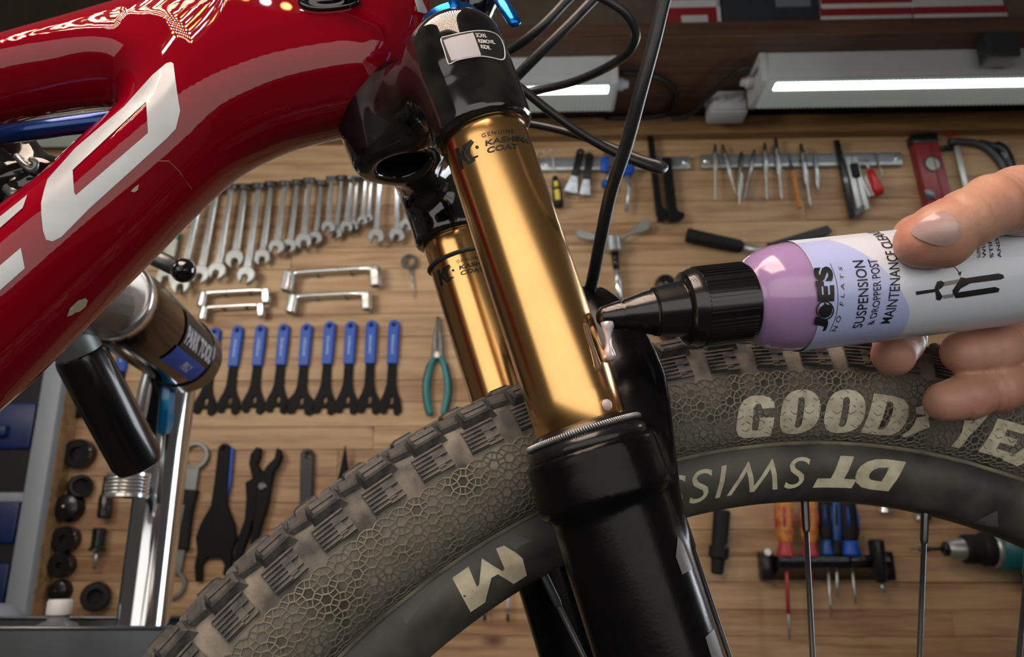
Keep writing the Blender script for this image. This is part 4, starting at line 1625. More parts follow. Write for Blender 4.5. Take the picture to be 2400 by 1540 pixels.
# ring on a pin
t, L = hang('spoke_key', 'small dark round spoke key hanging from its pin beside the far fork tube', 'spoke key', (958, 600), (968, 700), .006)
MB().lathe([(.0105, -.003), (.0165, -.003), (.018, 0), (.0165, .003), (.0105, .003)], 24, 'Y', Matrix.Translation((0, -.003, -.014)), closed=True).build('ring', DSTEEL, t, 30)
MB().tube([(0, -.001, -.03), (.002, -.001, -L * .7), (.004, -.001, -L)], [.0032, .0016, .0008], 8).build('pin', STEEL, t, True)

# needle nose pliers
TEAL = mat('teal_grip', (.006, .16, .165), .42, var=.15)
t, L = hang('needle_nose_pliers', 'needle nose pliers with teal grips beside the blue cone spanners', 'pliers', (1027, 742), (1024, 972), .006)
for sg in (-1, 1):
    MB().prism([(sg * .0004, 0), (sg * .0035, -.004), (sg * .0095, -L * .26), (sg * .0125, -L * .40), (sg * .010, -L * .46), (-sg * .002, -L * .44), (sg * .0006, -L * .3)][::(-1 if sg > 0 else 1)], .003 + sg * .0005, -.008 + sg * .0005, .0016).build('jaw', DSTEEL, t, 30)
    P = [(sg * .006, -.003, -L * .43), (sg * .014, -.003, -L * .50), (sg * .021, -.003, -L * .64), (sg * .0225, -.003, -L * .78), (sg * .018, -.003, -L * .92), (sg * .0145, -.003, -L * .985), (sg * .013, -.003, -L)]
    P = [Vector(p) for p in spline(P, 4)]
    MB().tube(P, [.0062 + .0016 * math.sin(i / len(P) * 3.14) for i in range(len(P))], 12, flat=.9).build('grip', TEAL, t, True)
    P2 = [p + Vector((sg * .0042, -.002, 0)) for p in P[4:-1]]
    MB().tube(P2, .0035, 8).build('grip_edge', BRUB, t.children[-1], True)
MB().lathe([(0, -.0015), (.006, -.0015), (.007, 0), (.007, .012), (0, .012)], 16, 'Y', Matrix.Translation((0, -.010, -L * .41))).build('pivot', STEEL, t, 30)

# magnetic rails


def rail(l, r_, hpx, label, m=STEEL):
    s0, z0 = wall(*l, .0); s1, z1 = wall(*r_, .0)
    L = math.hypot(s1 - s0, z1 - z0)
    M = WM @ Matrix.Translation((s0, 0, z0)) @ Matrix.Rotation(math.atan2(-(z1 - z0), s1 - s0), 4, 'Y')
    t = thing('magnetic_rail', label, 'tool rail', M.translation, M.to_euler(), 'magnetic tool rails')
    h = hpx * 1.72 / F / 2
    MB().box((0, -.012, -h), (L, .002, h), None, .003).build('bar', m, t, 30)
    for x in (.012, L - .012):
        MB().lathe([(0, -.0145), (.003, -.0145), (.0055, -.0125), (.0055, -.011)], 14, 'Y', Matrix.Translation((x, 0, 0))).build('screw', CHROME, t, 30)
    MB().box((.022, -.0130, -h * .55), (L - .022, -.0115, h * .55)).build('magnet_strip', mat('rail_grey', (.22, .225, .24), .45, .5, var=.15), t, False)
    return t


rail((1262, 390), (1616, 386), 34, 'grey magnetic rail crossed by the brake hose')
rail((1640, 383), (2110, 377), 35, 'grey magnetic rail carrying the row of picks and the pencil')
RO = .013                                                # tools stuck to the rails

# hook with striped handle
t, L = hang('hook_pick', 'small hook pick with black and yellow handle on the rail', 'pick', (1294, 359), (1309, 486), RO)
MB().tube([(-.022, -.003, .0), (-.012, -.003, .008), (0, -.003, .008), (.001, -.003, -.006), (0, -.003, -L * .5)], .0013, 8).build('hook', STEEL, t, True)
h_ = MB().lathe([(0, -L * .46), (.006, -L * .46), (.0085, -L * .55), (.010, -L * .75), (.0115, -L * .93), (.010, -L), (0, -L)], 10, 'Z', Matrix.Translation((0, -.004, 0))).build('handle', BRUB, t, 30)
YEL = mat('yellow_inlay', (.52, .42, .05), .5)
MB().box((-.005, -.0175, -L * .68), (.004, -.010, -L * .58), None, .001).box((-.006, -.0175, -L * .92), (.005, -.010, -L * .73), None, .001).build('inlay', YEL, h_, 30)
t, L = hang('hook_pick', 'thin bent steel hook on the rail next to the striped pick', 'pick', (1266, 365), (1270, 420), RO)
MB().tube([(.006, -.002, .0), (0, -.002, .006), (-.004, -.002, 0), (-.003, -.002, -L)], .0012, 8).build('wire', DSTEEL, t, True)

for (a, b_, lab, k) in (((1362, 351), (1337, 452), 'black scraper with wide steel tip on the rail', 1), ((1382, 361), (1370, 458), 'black narrow scraper beside the wide one on the rail', .6)):
    t, L = hang('scraper', lab, 'scraper', a, b_, RO, 'black scrapers on the rail')
    w = .0085
    MB().prism(arc(0, -w, w, 180, 0, 8) + [(w * .9, -L * .62), (-w * .9, -L * .62)], .002, -.008, .002, holes=[arc(0, -w, w * .45, 0, 330, 8)]).build('handle', BPLAS, t, 30)
    MB().prism([(-w * .8, -L * .6), (w * .8, -L * .6), (w * (.9 + .9 * k), -L * .97), (w * (.8 + .8 * k), -L), (-w * (.8 + .8 * k), -L), (-w * (.9 + .9 * k), -L * .97)], .001, -.003, .0006).build('blade', STEEL, t, 30)
# spring clamp, blue tips
t, L = hang('spring_clamp', 'steel spring clamp with blue rubber tips behind the brake hose', 'clamp', (1448, 350), (1442, 452), RO)
MB().prism([(-.030, .0), (.012, .004), (.03, -.02), (.036, -.045), (.012, -.056), (-.012, -.05), (-.03, -.045)], .0, -.012, .003).build('body', mat('grey_brown_steel', (.16, .14, .13), .4, .7), t, 30)
MB().box((-.036, -.014, -.062), (-.018, .002, -.026), None, .004).build('tip', BLUE, t, 30)
MB().lathe([(0, -.018), (.012, -.018), (.016, -.012), (.016, .0), (0, .0)], 16, 'Y', Matrix.Translation((.022, 0, -.052))).build('tip', BLUE, t, 30)
MB().lathe([(0, -.016), (.007, -.016), (.010, -.011), (.010, .0), (0, .0)], 16, 'Y', Matrix.Translation((-.022, 0, -.090))).build('tip', BLUE, t, 30)
MB().tube([(-.005, -.005, -.04), (-.014, -.005, -.07), (-.020, -.005, -.088)], .005, 10).build('arm', STEEL, t, True)
MB().tube([(.02, -.005, -.05), (.03, -.005, -.10), (.026, -.005, -.15)], [.006, .005, .0045], 10).build('arm', STEEL, t, True)

for (a, b_, lab, fl, yy) in (((1523, 318), (1546, 522), 'long slim black tyre bar across the rail end', .0, 0), ((1561, 372), (1577, 522), 'shorter thick black tyre bar with hooked foot across the rail end', .004, 0)):
    t, L = hang('tyre_bar', lab, 'lever', a, b_, RO, 'black tyre bars')
    w = .0068 + fl * .9
    MB().prism([(-w, 0), (w, 0), (w * 1.05, -L * .78), (w * 1.2, -L * .84), (w * 2.5, -L * .88), (w * 2.4, -L * .94), (w * 1.2, -L), (-w * .7, -L), (-w * 1.05, -L * .9), (-w * 1.0, -L * .6)], .002, -.010, .003).build('bar', BPLAS, t, 30)

# picks, dental probes, pencil on the second rail


def pick(a, b_, label, w0=.0042, m=STEEL, tipm=None, k=.45, group='picks on the second rail'):
    t, L = hang('pick', label, 'pick', a, b_, RO, group)
    MB().lathe([(0, .0), (w0 * .55, -.002), (w0 * .8, -L * .1), (w0 * 1.25, -L * k * .55), (w0 * 1.15, -L * k), (w0 * .6, -L * (k + .05)), (w0 * .5, -L * .97), (0, -L)], 12, 'Z', Matrix.Translation((0, -w0, 0))).build('shank', m, t, True)
    if tipm:
        MB().lathe([(0, .001), (w0 * .62, .0), (w0 * .9, -L * .1), (w0 * 1.3, -L * k * .5), (w0 * .9, -L * k * .52)], 12, 'Z', Matrix.Translation((0, -w0, 0))).build('grip', tipm, t, True)
    return t


pick((1675, 341), (1676, 471), 'pale straight pick at the end of the second rail nearest the first rail', .0042, mat('pale_steel', (.42, .43, .40), .4, .7), DSTEEL)
pick((1692, 341), (1724, 458), 'slanted dark topped pick next to the pale straight pick', .0038, STEEL, DSTEEL, .6)
pick((1736, 360), (1732, 484), 'thick pale pick between the two slanted picks', .0052, mat('pale_steel', (.42, .43, .40), .4, .7), DSTEEL, .8)
pick((1767, 354), (1744, 468), 'pick leaning towards the thick pale pick', .0040, STEEL, DSTEEL, .5)
pick((1791, 338), (1797, 471), 'long dark topped pick in the middle of the second rail', .0046, STEEL, DSTEEL)
pick((1816, 328), (1832, 471), 'longest pick, next to the orange pencil', .0052, STEEL, DSTEEL, .55)
pick((1875, 341), (1899, 487), 'long shiny pick on the rail after the orange pencil', .0054, STEEL, DSTEEL, .6)
pick((1908, 357), (1917, 448), 'short plain pick before the black folded bar', .0046, STEEL, None, .85)
t, L = hang('pencil', 'orange carpenter pencil standing on the second rail', 'pencil', (1846, 355), (1873, 490), RO)
ORA = mat('orange_wood', (.42, .15, .025), .5, var=.15)
MB().lathe([(.0048, -L * .36), (.0052, -L * .4), (.0052, -L), (0, -L)], 6, 'Z', Matrix.Translation((0, -.005, 0))).build('barrel', ORA, t, 30)
MB().lathe([(0, 0), (.0012, -L * .08), (.0018, -L * .2), (.0046, -L * .37)], 10, 'Z', Matrix.Translation((0, -.005, 0))).build('point', DSTEEL, t, 30)
t, L = hang('folding_tool', 'black and grey folded bar with angled foot on the second rail', 'lever', (1959, 331), (1994, 512), RO)
MB().prism([(-.0055, 0), (.006, 0), (.0085, -L * .6), (.0085, -L), (-.004, -L), (-.0045, -L * .6)], .001, -.008, .002).build('bar', BPLAS, t, 30)
MB().prism([(-.003, -L * .93), (.003, -L * 1.02), (.03, -L * .93), (.034, -L * .86), (.028, -L * .85), (.006, -L * .93)], .001, -.007, .0015).build('foot', DSTEEL, t, 30)
t, L = hang('saw_blade_set', 'pair of pale toothed saw blades on the second rail', 'saw blades', (1990, 366), (2020, 494), RO)
PST = mat('pale_steel', (.42, .43, .40), .4, .7)
for dx in (-.006, .010):
    T = [(dx - .005, -.004)]
    T += [(dx + .005 + (.0025 if k % 2 else 0), -.004 - L * .94 * k / 36) for k in range(37)] + [(dx - .005, -L)]
    MB().prism(T[::-1], .001 if dx > 0 else -.002, -.002 if dx > 0 else -.005, .0).build('blade', PST, t, False)
MB().box((-.006, -.011, -L * .42), (.012, -.001, -L * .16), None, .004).build('clip', BRUB, t, 30)
t, L = hang('red_pick', 'red handled pick on the second rail with a white tag beside it', 'pick', (2024, 375), (2058, 460), RO)
MB().tube([(0, -.006, 0), (0, -.006, -L * .36)], [.001, .0042], 10).build('needle', STEEL, t, True)
MB().lathe([(0, -L * .3), (.0065, -L * .33), (.0085, -L * .55), (.012, -L * .85), (.009, -L), (0, -L)], 12, 'Z', Matrix.Translation((0, -.009, 0))).build('handle', mat('red_plastic', (.42, .012, .014), .4), t, True)
MB().prism([(-.013, -L * .45), (-.009, -L * .42), (-.006, -L * .95), (-.011, -L * .97)], .0, -.002, .0).prism([(-.021, -L * .45), (-.018, -L * .42), (-.015, -L * .95), (-.019, -L * .97)], .0, -.002, .0).build('tag', WHITE, t, False)
t, L = hang('hex_key', 'thin bent steel hex key at the end of the second rail', 'hex key', (2050, 360), (2069, 414), RO)
MB().tube([(0, -.002, 0), (0, -.002, -L * .85), (-.001, -.002, -L * .97), (-.006, -.002, -L * 1.04), (-.014, -.002, -L * 1.04)], .0018, 6).build('key', PST, t, True)

# spirit level
t, L = hang('spirit_level', 'red spirit level with round vial between the second rail and the hacksaw', 'spirit level', (2154, 328), (2206, 540), .004)
LR = mat('level_red', (.20, .018, .022), .42, var=.1)
MB().box((-.027, -.024, -L), (.027, .002, 0), None, .002).build('body', LR, t, 30)
MB().box((-.0285, -.026, -.020), (.0285, .002, .003), None, .003).build('end_cap', BPLAS, t, 30)
vM = Matrix.Translation((.002, -.0245, -.072))
MB().lathe([(.0155, -.002), (.0185, -.002), (.0185, .003), (.0155, .003)], 28, 'Y', vM, closed=True).build('vial_ring', BPLAS, t, 30)
MB().lathe([(0, -.0005), (.0155, -.0005), (.0155, .002), (0, .002)], 28, 'Y', vM).build('vial', mat('vial_grey', (.30, .30, .25), .15, coat=.6), t, 30)
MB().box((-.029, -.0265, -.155), (-.010, -.020, -.132), None, .001).build('clip', DSTEEL, t, 30)
MB().box((.006, -.0255, -L), (.0085, -.0235, 0)).build('groove', mat('level_dark_red', (.09, .008, .01), .5), t, False)

# hacksaw
t, L = hang('hacksaw', 'hacksaw with dark curved frame and pale blade above the hand', 'hacksaw', (2222, 338), (2262, 470), .006)
s0, z0 = wall(2222, 338, .006)


def hl(px, py, yy=-.006):
    """pixel -> local of the current hung thing"""
    s_, z_ = wall(px, py, .006 - yy - .006)
    w_ = WM @ Vector((s_, -.006 + yy, z_))
    return t.matrix_basis.inverted() @ w_


bpy.context.view_layer.update()
t.rotation_mode = 'XYZ'
hm = Matrix.Translation(t.location) @ t.rotation_euler.to_matrix().to_4x4()
hl = lambda px, py, yy=-.006: hm.inverted() @ (WM @ Vector((wall(px, py)[0], yy, wall(px, py)[1])))
MB().tube([hl(*p) for p in spline([(2222, 336), (2250, 336), (2282, 340), (2310, 352), (2335, 376), (2352, 402), (2358, 430)], 4)], .0085, 12).build('frame', mat('grey_frame_paint', (.05, .055, .06), .4, .4), t, True)
MB().tube([hl(*p, -.008) for p in spline([(2290, 338), (2330, 348), (2350, 366), (2362, 400), (2366, 440)], 4)], [.007] * 4 + [.013] * 13, 10).build('handle', BPLAS, t, True)
MB().prism([tuple(hl(x, y))[::2] for x, y in ((2229, 350), (2241, 347), (2262, 438), (2252, 443))], -.004, -.006, .0).build('blade', PST, t, False)
MB().tube([hl(2190, 352), hl(2232, 350)], .006, 10).build('blade_holder', BPLAS, t, True)
MB().box(tuple(hl(2218, 322) - Vector((.0, .003, 0))), tuple(hl(2252, 308) + Vector((0, .008, 0)))).build('red_tab', mat('red_plastic', (.42, .012, .014), .4), t, False)

# winged spoke tool
t, L = hang('winged_nut_spanner', 'chrome winged hub tool with dark stem under the brake hose', 'tool', (1436, 560), (1450, 700), .008)
MB().lathe([(0, .0), (.014, .0), (.016, -.003), (.017, -.034), (.013, -.037), (.009, -.037)], 24, 'Z', Matrix.Translation((0, -.012, 0))).build('hub', STEEL, t, 30)
hm = Matrix.Translation(t.location) @ t.rotation_euler.to_matrix().to_4x4()
for pts in (((1432, 572), (1400, 572), (1372, 571), (1352, 566), (1347, 552), (1356, 547), (1378, 552), (1402, 561), (1432, 562)), ((1440, 572), (1462, 560), (1482, 545), (1500, 527), (1514, 522), (1522, 530), (1518, 546), (1500, 553), (1478, 558), (1456, 572))):
    P = [tuple(hl(x, y))[::2] for x, y in pts]
    MB().prism(P, -.008, -.014, .002).build('wing', PST, t, 30)
MB().tube([(0, -.012, -.036), (0, -.012, -L * .58)], [.0085, .007], 14).build('stem', BPLAS, t, True)
MB().tube([(0, -.012, -L * .56), (0, -.012, -L * .8), (0, -.012, -L * 1.12)], [.0075, .0078, .007], 14).build('socket', CHROME, t, True)

# pedal spanner lying behind the bottle
s0, z0 = wall(1606, 556, .01); s1, z1 = wall(1948, 545, .01)
t, L = hang('pedal_spanner', 'long steel spanner with black rubber grip behind the purple bottle', 'spanner', (1606, 556), (1736, 584), .01)
MB().lathe([(0, 0), (.013, 0), (.0155, -.003), (.0150, -L * .5), (.0145, -L * .95), (.011, -L), (0, -L)], 18, 'Z', Matrix.Translation((0, -.012, 0))).build('grip', BRUB, t, 30)
MB().tube([(0, -.012, -L * .98), (0, -.012, -L * 1.8)], [.0085, .0085], 14).build('shaft', STEEL, t, True)
t, L = hang('flat_file', 'dark flat file showing its end above the purple bottle', 'file', (1946, 538), (1800, 580), .006)
MB().prism([(-.010, -.004), (.006, 0), (.012, -.018), (.009, -L), (-.008, -L)], .002, -.007, .0015).build('file', mat('dark_file_steel', (.05, .05, .052), .5, .6), t, 30)

# round black caps beside the stem tool


def capring(px, py, rpx, label, inner=.0, squash=.8, cat='cap', name='press_cup', group=None, dp=.022, tilt=0):
    s_, z_ = wall(px, py, .012)
    t = thing(name, label, cat, WM @ Vector((s_, 0, z_)), (0, 0, -DL), group)
    t.rotation_euler = (WM @ Matrix.Rotation(R(tilt), 4, 'Z')).to_euler()
    ro = rpx * 1.62 / F
    if inner:
        pr = [(ro * inner, -dp), (ro * .9, -dp), (ro, -dp * .85), (ro, .001), (ro * inner * .9, .001)]
        MB().lathe(pr, 32, 'Y', None, closed=True).build('cup', BPLAS, t, 30)
        MB().lathe([(ro * inner * 1.02, -dp * .6), (ro * inner * .55, -dp * .4), (ro * inner * .5, .0)], 32, 'Y').build('seat', BRUB, t, 30)
        MB().lathe([(ro * .93, -dp * 1.05), (ro * .97, -dp * 1.02), (ro * .97, -dp * .9), (ro * .93, -dp * .9)], 32, 'Y', None, closed=True).build('rim', BGLOSS, t, 30)
    else:
        MB().lathe([(0, -dp), (ro * .5, -dp * .98), (ro * .85, -dp * .85), (ro, -dp * .5), (ro, .001), (0, .001)], 32, 'Y').build('cup', BPLAS, t, 30)
        MB().lathe([(0, -dp * 1.25), (ro * .16, -dp * 1.2), (ro * .2, -dp * .9)], 16, 'Y').build('knob', BGLOSS, t, 30)
    return t


capring(1561, 666, 26, 'round black cap above the nozzle of the purple bottle', .0, cat='cap')
capring(1568, 776, 25, 'black ring under the nozzle of the purple bottle', .45, cat='ring')

# ---------------------------------------------------------------- lower part of the wall
t, L = hang('hand_grip_tool', 'stubby black tool with collar hanging right of the fork leg', 'tool', (1688, 1196), (1676, 1346), .004)
MB().lathe([(0, 0), (.014, 0), (.0165, -.004), (.015, -L * .55), (.019, -L * .58), (.019, -L * .74), (.0135, -L * .77), (.0115, -L * .97), (.008, -L), (0, -L)], 20, 'Z', Matrix.Translation((0, -.016, 0))).build('body', BRUB, t, 30)
MB().box((.006, -.034, -L * .64), (.0135, -.016, -L * .52), None, .002).build('thumb_tab', BPLAS, t, 30)
MB().tube([(0, -.016, -.006), (0, .004, -.004)], .003, 8).build('hook', DSTEEL, t, True)

# screwdriver rack
s0, z0 = wall(1780, 1300, .0); s1, z1 = wall(2072, 1300, 0)
RK = thing('screwdriver_rack', 'black plastic screwdriver rack on the wall below the rim lettering', 'tool rack', WM @ Vector((s0, 0, z0)), (0, 0, -DL))
L = s1 - s0
zb = wall(1800, 1360)[1] - z0
RP_ = [(.0, .0), (-.055, -.004), (-.062, -.012), (-.058, -.024), (-.03, zb * .7), (0, zb)]
b = MB().prism([(-y, z_) for y, z_ in RP_], L - .015, .02, .0)
V = [(v[1], -v[0], v[2]) for v in b.v]
mesh_obj('bar', V, b.f, BPLAS, RK, 30)
for x in (.006, L - .006):
    MB().box((x - .012, -.030, zb), (x + .012, .001, .006), None, .004).build('bracket', BPLAS, RK, 30)
MB().lathe([(0, -.034), (.005, -.034), (.007, -.031), (.007, -.028)], 14, 'Y', Matrix.Translation((.008, 0, .004))).build('screw', WHITE, RK, 30)


def driver(px, pyt, pyb, pyend, label, m1, m2, r=.0135, shaft=None, lean=0, tips=None, name='screwdriver'):
    """standing in the rack: handle from pyt to pyb, blade to pyend"""
    o = .042
    t, L = hang(name, label, 'screwdriver', (px, pyt), (px + lean, pyb), o, 'screwdrivers in the rack')
    Lb = L * (pyend - pyt) / (pyb - pyt)
    MB().lathe([(0, .0), (r * .62, -.001), (r * .88, -L * .06), (r, -L * .28), (r * .95, -L * .45), (r * 1.02, -L * .58), (r * .72, -L * .75), (r * .70, -L * .82), (r * .95, -L * .97), (r * .9, -L), (0, -L)], 16, 'Z').build('handle', m1, t, True)
    h = t.children[-1]
    MB().lathe([(r * .735, -L * .74), (r * .745, -L * .80), (r * .99, -L * .96), (r * .97, -L * 1.005), (r * .4, -L * 1.01)], 16, 'Z').build('collar', m2, h, True)
    for k in range(5):
        a = k * 2 * math.pi / 5 - .6
        MB().tube([(r * .93 * math.cos(a), r * .93 * math.sin(a), -L * .14), (r * 1.0 * math.cos(a), r * 1.0 * math.sin(a), -L * .34), (r * .97 * math.cos(a), r * .97 * math.sin(a), -L * .5)], [.0016, .0026, .0016], 6).build('grip_rib', m2, h, True)
    MB().lathe([(0, -L), (.0028, -L), (.0028, -Lb * .9), (.0014, -Lb), (0, -Lb)], 10, 'Z').build('blade', shaft or STEEL, t, True)
    if tips:
        MB().lathe([(.0036, -L), (.0036, -Lb * .82), (0, -Lb * .82)], 10, 'Z').build('insulation', tips, t, True)
    return t


VOR = mat('mottled_orange_grip', (.50, .24, .03), .4, col2=(.33, .035, .03), vscale=70)
VRD = mat('insulated_red', (.33, .03, .035), .45)
DBL = mat('dark_blue_grip', (.004, .05, .22), .4)
driver(1836, 1170, 1305, 1492, 'orange and red insulated screwdriver in the rack, nearest to the fork', VOR, VRD, .0165, None, 6, VRD)
driver(1894, 1170, 1305, 1420, 'orange and red insulated screwdriver in the rack, behind a spoke', VOR, VRD, .0165, None, 4, VRD)
driver(1931, 1166, 1302, 1440, 'black screwdriver with slim grip in the middle of the rack', BRUB, DBL, .0125, None, 8)
driver(1959, 1166, 1302, 1396, 'black screwdriver with blue stripe next to the slim one', DBL, BRUB, .0110, None, 2)
driver(1983, 1172, 1302, 1412, 'thick black screwdriver with bright blue collar in the rack', BRUB, BLUE, .0185, None, 12)
t, L = hang('t_handle_key', 'black T handled key hanging at the free end of the screwdriver rack', 'hex key', (2052, 1264), (2066, 1366), .078)
MB().lathe([(0, 0), (.010, 0), (.0145, -.004), (.0135, -L * .4), (.011, -L * .85), (.008, -L), (0, -L)], 16, 'Z').build('handle', BPLAS, t, 30)
MB().tube([(-.012, 0, -L * .45), (-.05, 0, -L * .5)], .008, 10).build('crossbar', BPLAS, t, True)
MB().tube([(0, 0, -L), (.001, 0, -L * 1.22)], .003, 8).build('key', STEEL, t, True)

# sockets peeping under the rim
t, L = hang('socket', 'small chrome socket hanging just under the tyre rim', 'socket', (2068, 1168), (2068, 1202), .004)
MB().lathe([(0, 0), (.011, 0), (.011, -L * .8), (.0125, -L * .85), (.0125, -L), (.008, -L), (.008, -L * .7), (0, -L * .7)], 20, 'Z', Matrix.Translation((0, -.012, 0))).build('body', CHROME, t, 30)
MB().box((-.004, -.026, -L * .7), (.004, -.020, -L * .2)).build('window', BPLAS, t, False)
t, L = hang('socket_strip', 'strip of three chrome balls and a black block beside a spoke', 'socket', (2142, 1180), (2148, 1220), .004)
for k in range(3):
    MB().lathe([(0, .006), (.0035, .005), (.006, 0), (.0035, -.005), (0, -.006)], 14, 'Z', Matrix.Translation((0, -.010, -.006 - k * L * .36))).build('ball', CHROME, t, True)
MB().box((.006, -.014, -L), (.024, .001, .0), None, .003).build('block', BPLAS, t, 30)
MB().box((-.002, -.012, -L), (.008, .001, .0), None, .001).build('spine', CHROME, t, 30)

# cordless drill
s0, z0 = wall(2210, 1287, .06)
DR = thing('cordless_drill', 'teal and black cordless drill with silver chuck hanging under the tyre', 'drill', WM @ Vector((s0, -.06, z0)), (0, 0, -DL))
DTE = mat('drill_teal', (.004, .085, .10), .4, var=.1)
k = 1.62 / F
MB().lathe([(0, -.062), (.0012, -.06), (.0016, -.045), (.005, -.043), (.005, -.024), (.0035, -.022), (.0035, 0), (0, 0)], 14, 'X').build('bit', DSTEEL, DR, True)
MB().lathe([(0, .0), (.010, .0), (.013, .003), (.013, .010), (0, .010)], 20, 'X').build('chuck_nose', BPLAS, DR, 30)
MB().lathe([(0, .008), (.014, .008), (.018, .016), (.0205, .034), (.0205, .038), (0, .038)], 12, 'X').build('chuck', STEEL, DR, 30)
MB().lathe([(0, .036), (.024, .036), (.0265, .040), (.027, .066), (.031, .072), (.031, .088), (0, .088)], 32, 'X').build('collar', BRUB, DR, 30)
MB().lathe([(.0, .086), (.032, .086), (.034, .089), (.034, .096), (0, .096)], 32, 'X').build('torque_ring', STEEL, DR, 30)
MB().lathe([(.0, .094), (.036, .094), (.042, .112), (.043, .20), (.040, .27), (.030, .29), (0, .29)], 32, 'X').build('motor_housing', DTE, DR, True)
b = MB().prism([(.135, -.03), (.245, -.03), (.235, -.07), (.25, -.19), (.20, -.20), (.185, -.10), (.15, -.07)], .018, -.018, .006)
b.build('handle', DTE, DR, 30)
MB().prism([(.155, -.052), (.178, -.052), (.186, -.085), (.174, -.088)], .009, -.009, .002).build('trigger', BPLAS, DR, 30)
MB().box((.15, -.036, -.235), (.27, .036, -.195), None, .006).build('battery', mat('battery_dark_teal', (.004, .03, .036), .45), DR, 30)
V, Fc = text_geo('makita', .15, .02, 16, 3)
P = []
for x, y in V:
    a = R(-12) + y * R(26)
    P.append((.140 + x * .10, -.0433 * math.cos(a), .0433 * math.sin(a)))
mesh_obj('lettering', P, Fc, mat('pale_teal_print', (.16, .42, .44), .5), DR)

# hex keys hanging behind the rim
for i, (x, y0, y1, lab) in enumerate(((1191, 1340, 1456, 'hex key with white sleeve hanging nearest the far fork leg'), (1137, 1350, 1455, 'hex key with white sleeve in the middle of three under the rim'), (1118, 1360, 1450, 'short white sleeved hex key under the rim, farthest from the fork'))):
    t, L = hang('hex_key', lab, 'hex key', (x, y0), (x - 1, y1), .012, 'white sleeved hex keys')
    MB().tube([(0, 0, 0), (0, 0, -L * .75)], .0032, 8).build('sleeve', WHITE, t, True)
    MB().tube([(0, 0, -L * .74), (0, 0, -L)], .0028, 6).build('tip', DSTEEL, t, True)
    MB().tube([(0, 0, -.002), (0, .012, .002)], .002, 6).build('hook', DSTEEL, t, True)

# lock ring spanner
t, L = hang('lockring_spanner', 'grey lockring spanner with rings at both ends and black grip beside the stand post', 'spanner', (458, 1068), (404, 1370), .006)
GST = mat('grey_flat_steel', (.20, .205, .205), .45, .5, var=.15)
ro = .028
for zc, k in ((0, 1.0), (-L, .98)):
    MB().prism(arc(0, zc, ro * k, 0, 355, 36), .001, -.004, .001, holes=[arc(0, zc, ro * k * .74, 0, 352, 30)]).build('ring', GST, t, 30)
MB().prism([(-.013, -ro * .85), (.013, -ro * .85), (.014, -.075), (-.014, -.075)], .001, -.004, .0005).build('shank', GST, t, 30)
MB().prism([(-.014, -L + .07), (.014, -L + .07), (.013, -L + ro * .85), (-.013, -L + ro * .85)], .001, -.004, .0005).build('shank', GST, t, 30)
g = MB().prism([(-.019, -.068), (.019, -.068), (.016, -L * .45), (.020, -L + .066), (-.020, -L + .066), (-.016, -L * .45)], .003, -.009, .003).build('grip', BRUB, t, 30)
pr_ = MB()
for k in range(9):
    z_ = -L * .40 - k * L * .026
    pr_.box((-.0075, -.0096, z_ - L * .016), (-.0005, -.0088, z_))
pr_.build('grip_print', mat('grey_print', (.30, .32, .34), .5), g, False)

# headset spanner, black with blue edge
t, L = hang('headset_spanner', 'large black fork ended spanner with blue handle edge above the tyre', 'spanner', (529, 1040), (500, 1350), .006)
w = .0125
H = arc(0, -w, w, 180, 0, 10) + [(w * 1.1, -L * .30), (w * 1.3, -L * .48), (.034, -L * .62), (.0405, -L * .72), (.034, -L * .82), (.036, -L * .93), (.030, -L), (.020, -L * .99), (.022, -L * .92), (.013, -L * .865), (-.013, -L * .865), (-.022, -L * .92), (-.020, -L * 1.03), (-.032, -L * 1.04), (-.037, -L * .93), (-.034, -L * .82), (-.0405, -L * .72), (-.034, -L * .62), (-w * 1.3, -L * .48), (-w * 1.1, -L * .30)]
MB().prism(H, .002, -.007, .0015, holes=[arc(0, -w * .9, .003, 0, 320, 6)]).build('blade', CONE, t, 30)
MB().prism([(w * .55, -.004), (w * 1.45, -.010), (w * 1.5, -L * .30), (w * 1.1, -L * .46), (w * .8, -L * .4)], .004, -.003, .001).build('grip', BLUE, t, 30)

# slip joint pliers
t, L = hang('slip_joint_pliers', 'black slip joint pliers hanging open next to the fork ended spanner', 'pliers', (632, 1050), (578, 1318), .006)
hm = Matrix.Translation(t.location) @ t.rotation_euler.to_matrix().to_4x4()
for pts, y0, y1 in ((((605, 1050), (616, 1052), (615, 1072), (608, 1090), (622, 1112), (628, 1140), (622, 1180), (610, 1210), (596, 1226), (588, 1260), (566, 1316), (550, 1316), (562, 1262), (578, 1220), (582, 1170), (580, 1132), (596, 1122), (588, 1088), (592, 1066)), .002, -.008), (((655, 1052), (664, 1056), (668, 1072), (660, 1092), (648, 1108), (642, 1140), (636, 1180), (620, 1230), (604, 1290), (592, 1288), (600, 1228), (606, 1180), (608, 1150), (618, 1116), (632, 1094), (650, 1076)), -.004, -.014)):
    P = [tuple(hl(x, y))[::2] for x, y in pts]
    MB().prism(P, y0, y1, .002).build('half', CONE, t, 30)
q = hl(622, 1142)
MB().lathe([(0, -.019), (.006, -.019), (.009, -.016), (.009, -.010)], 16, 'Y', Matrix.Translation((q.x, 0, q.z))).build('pivot', DSTEEL, t, 30)

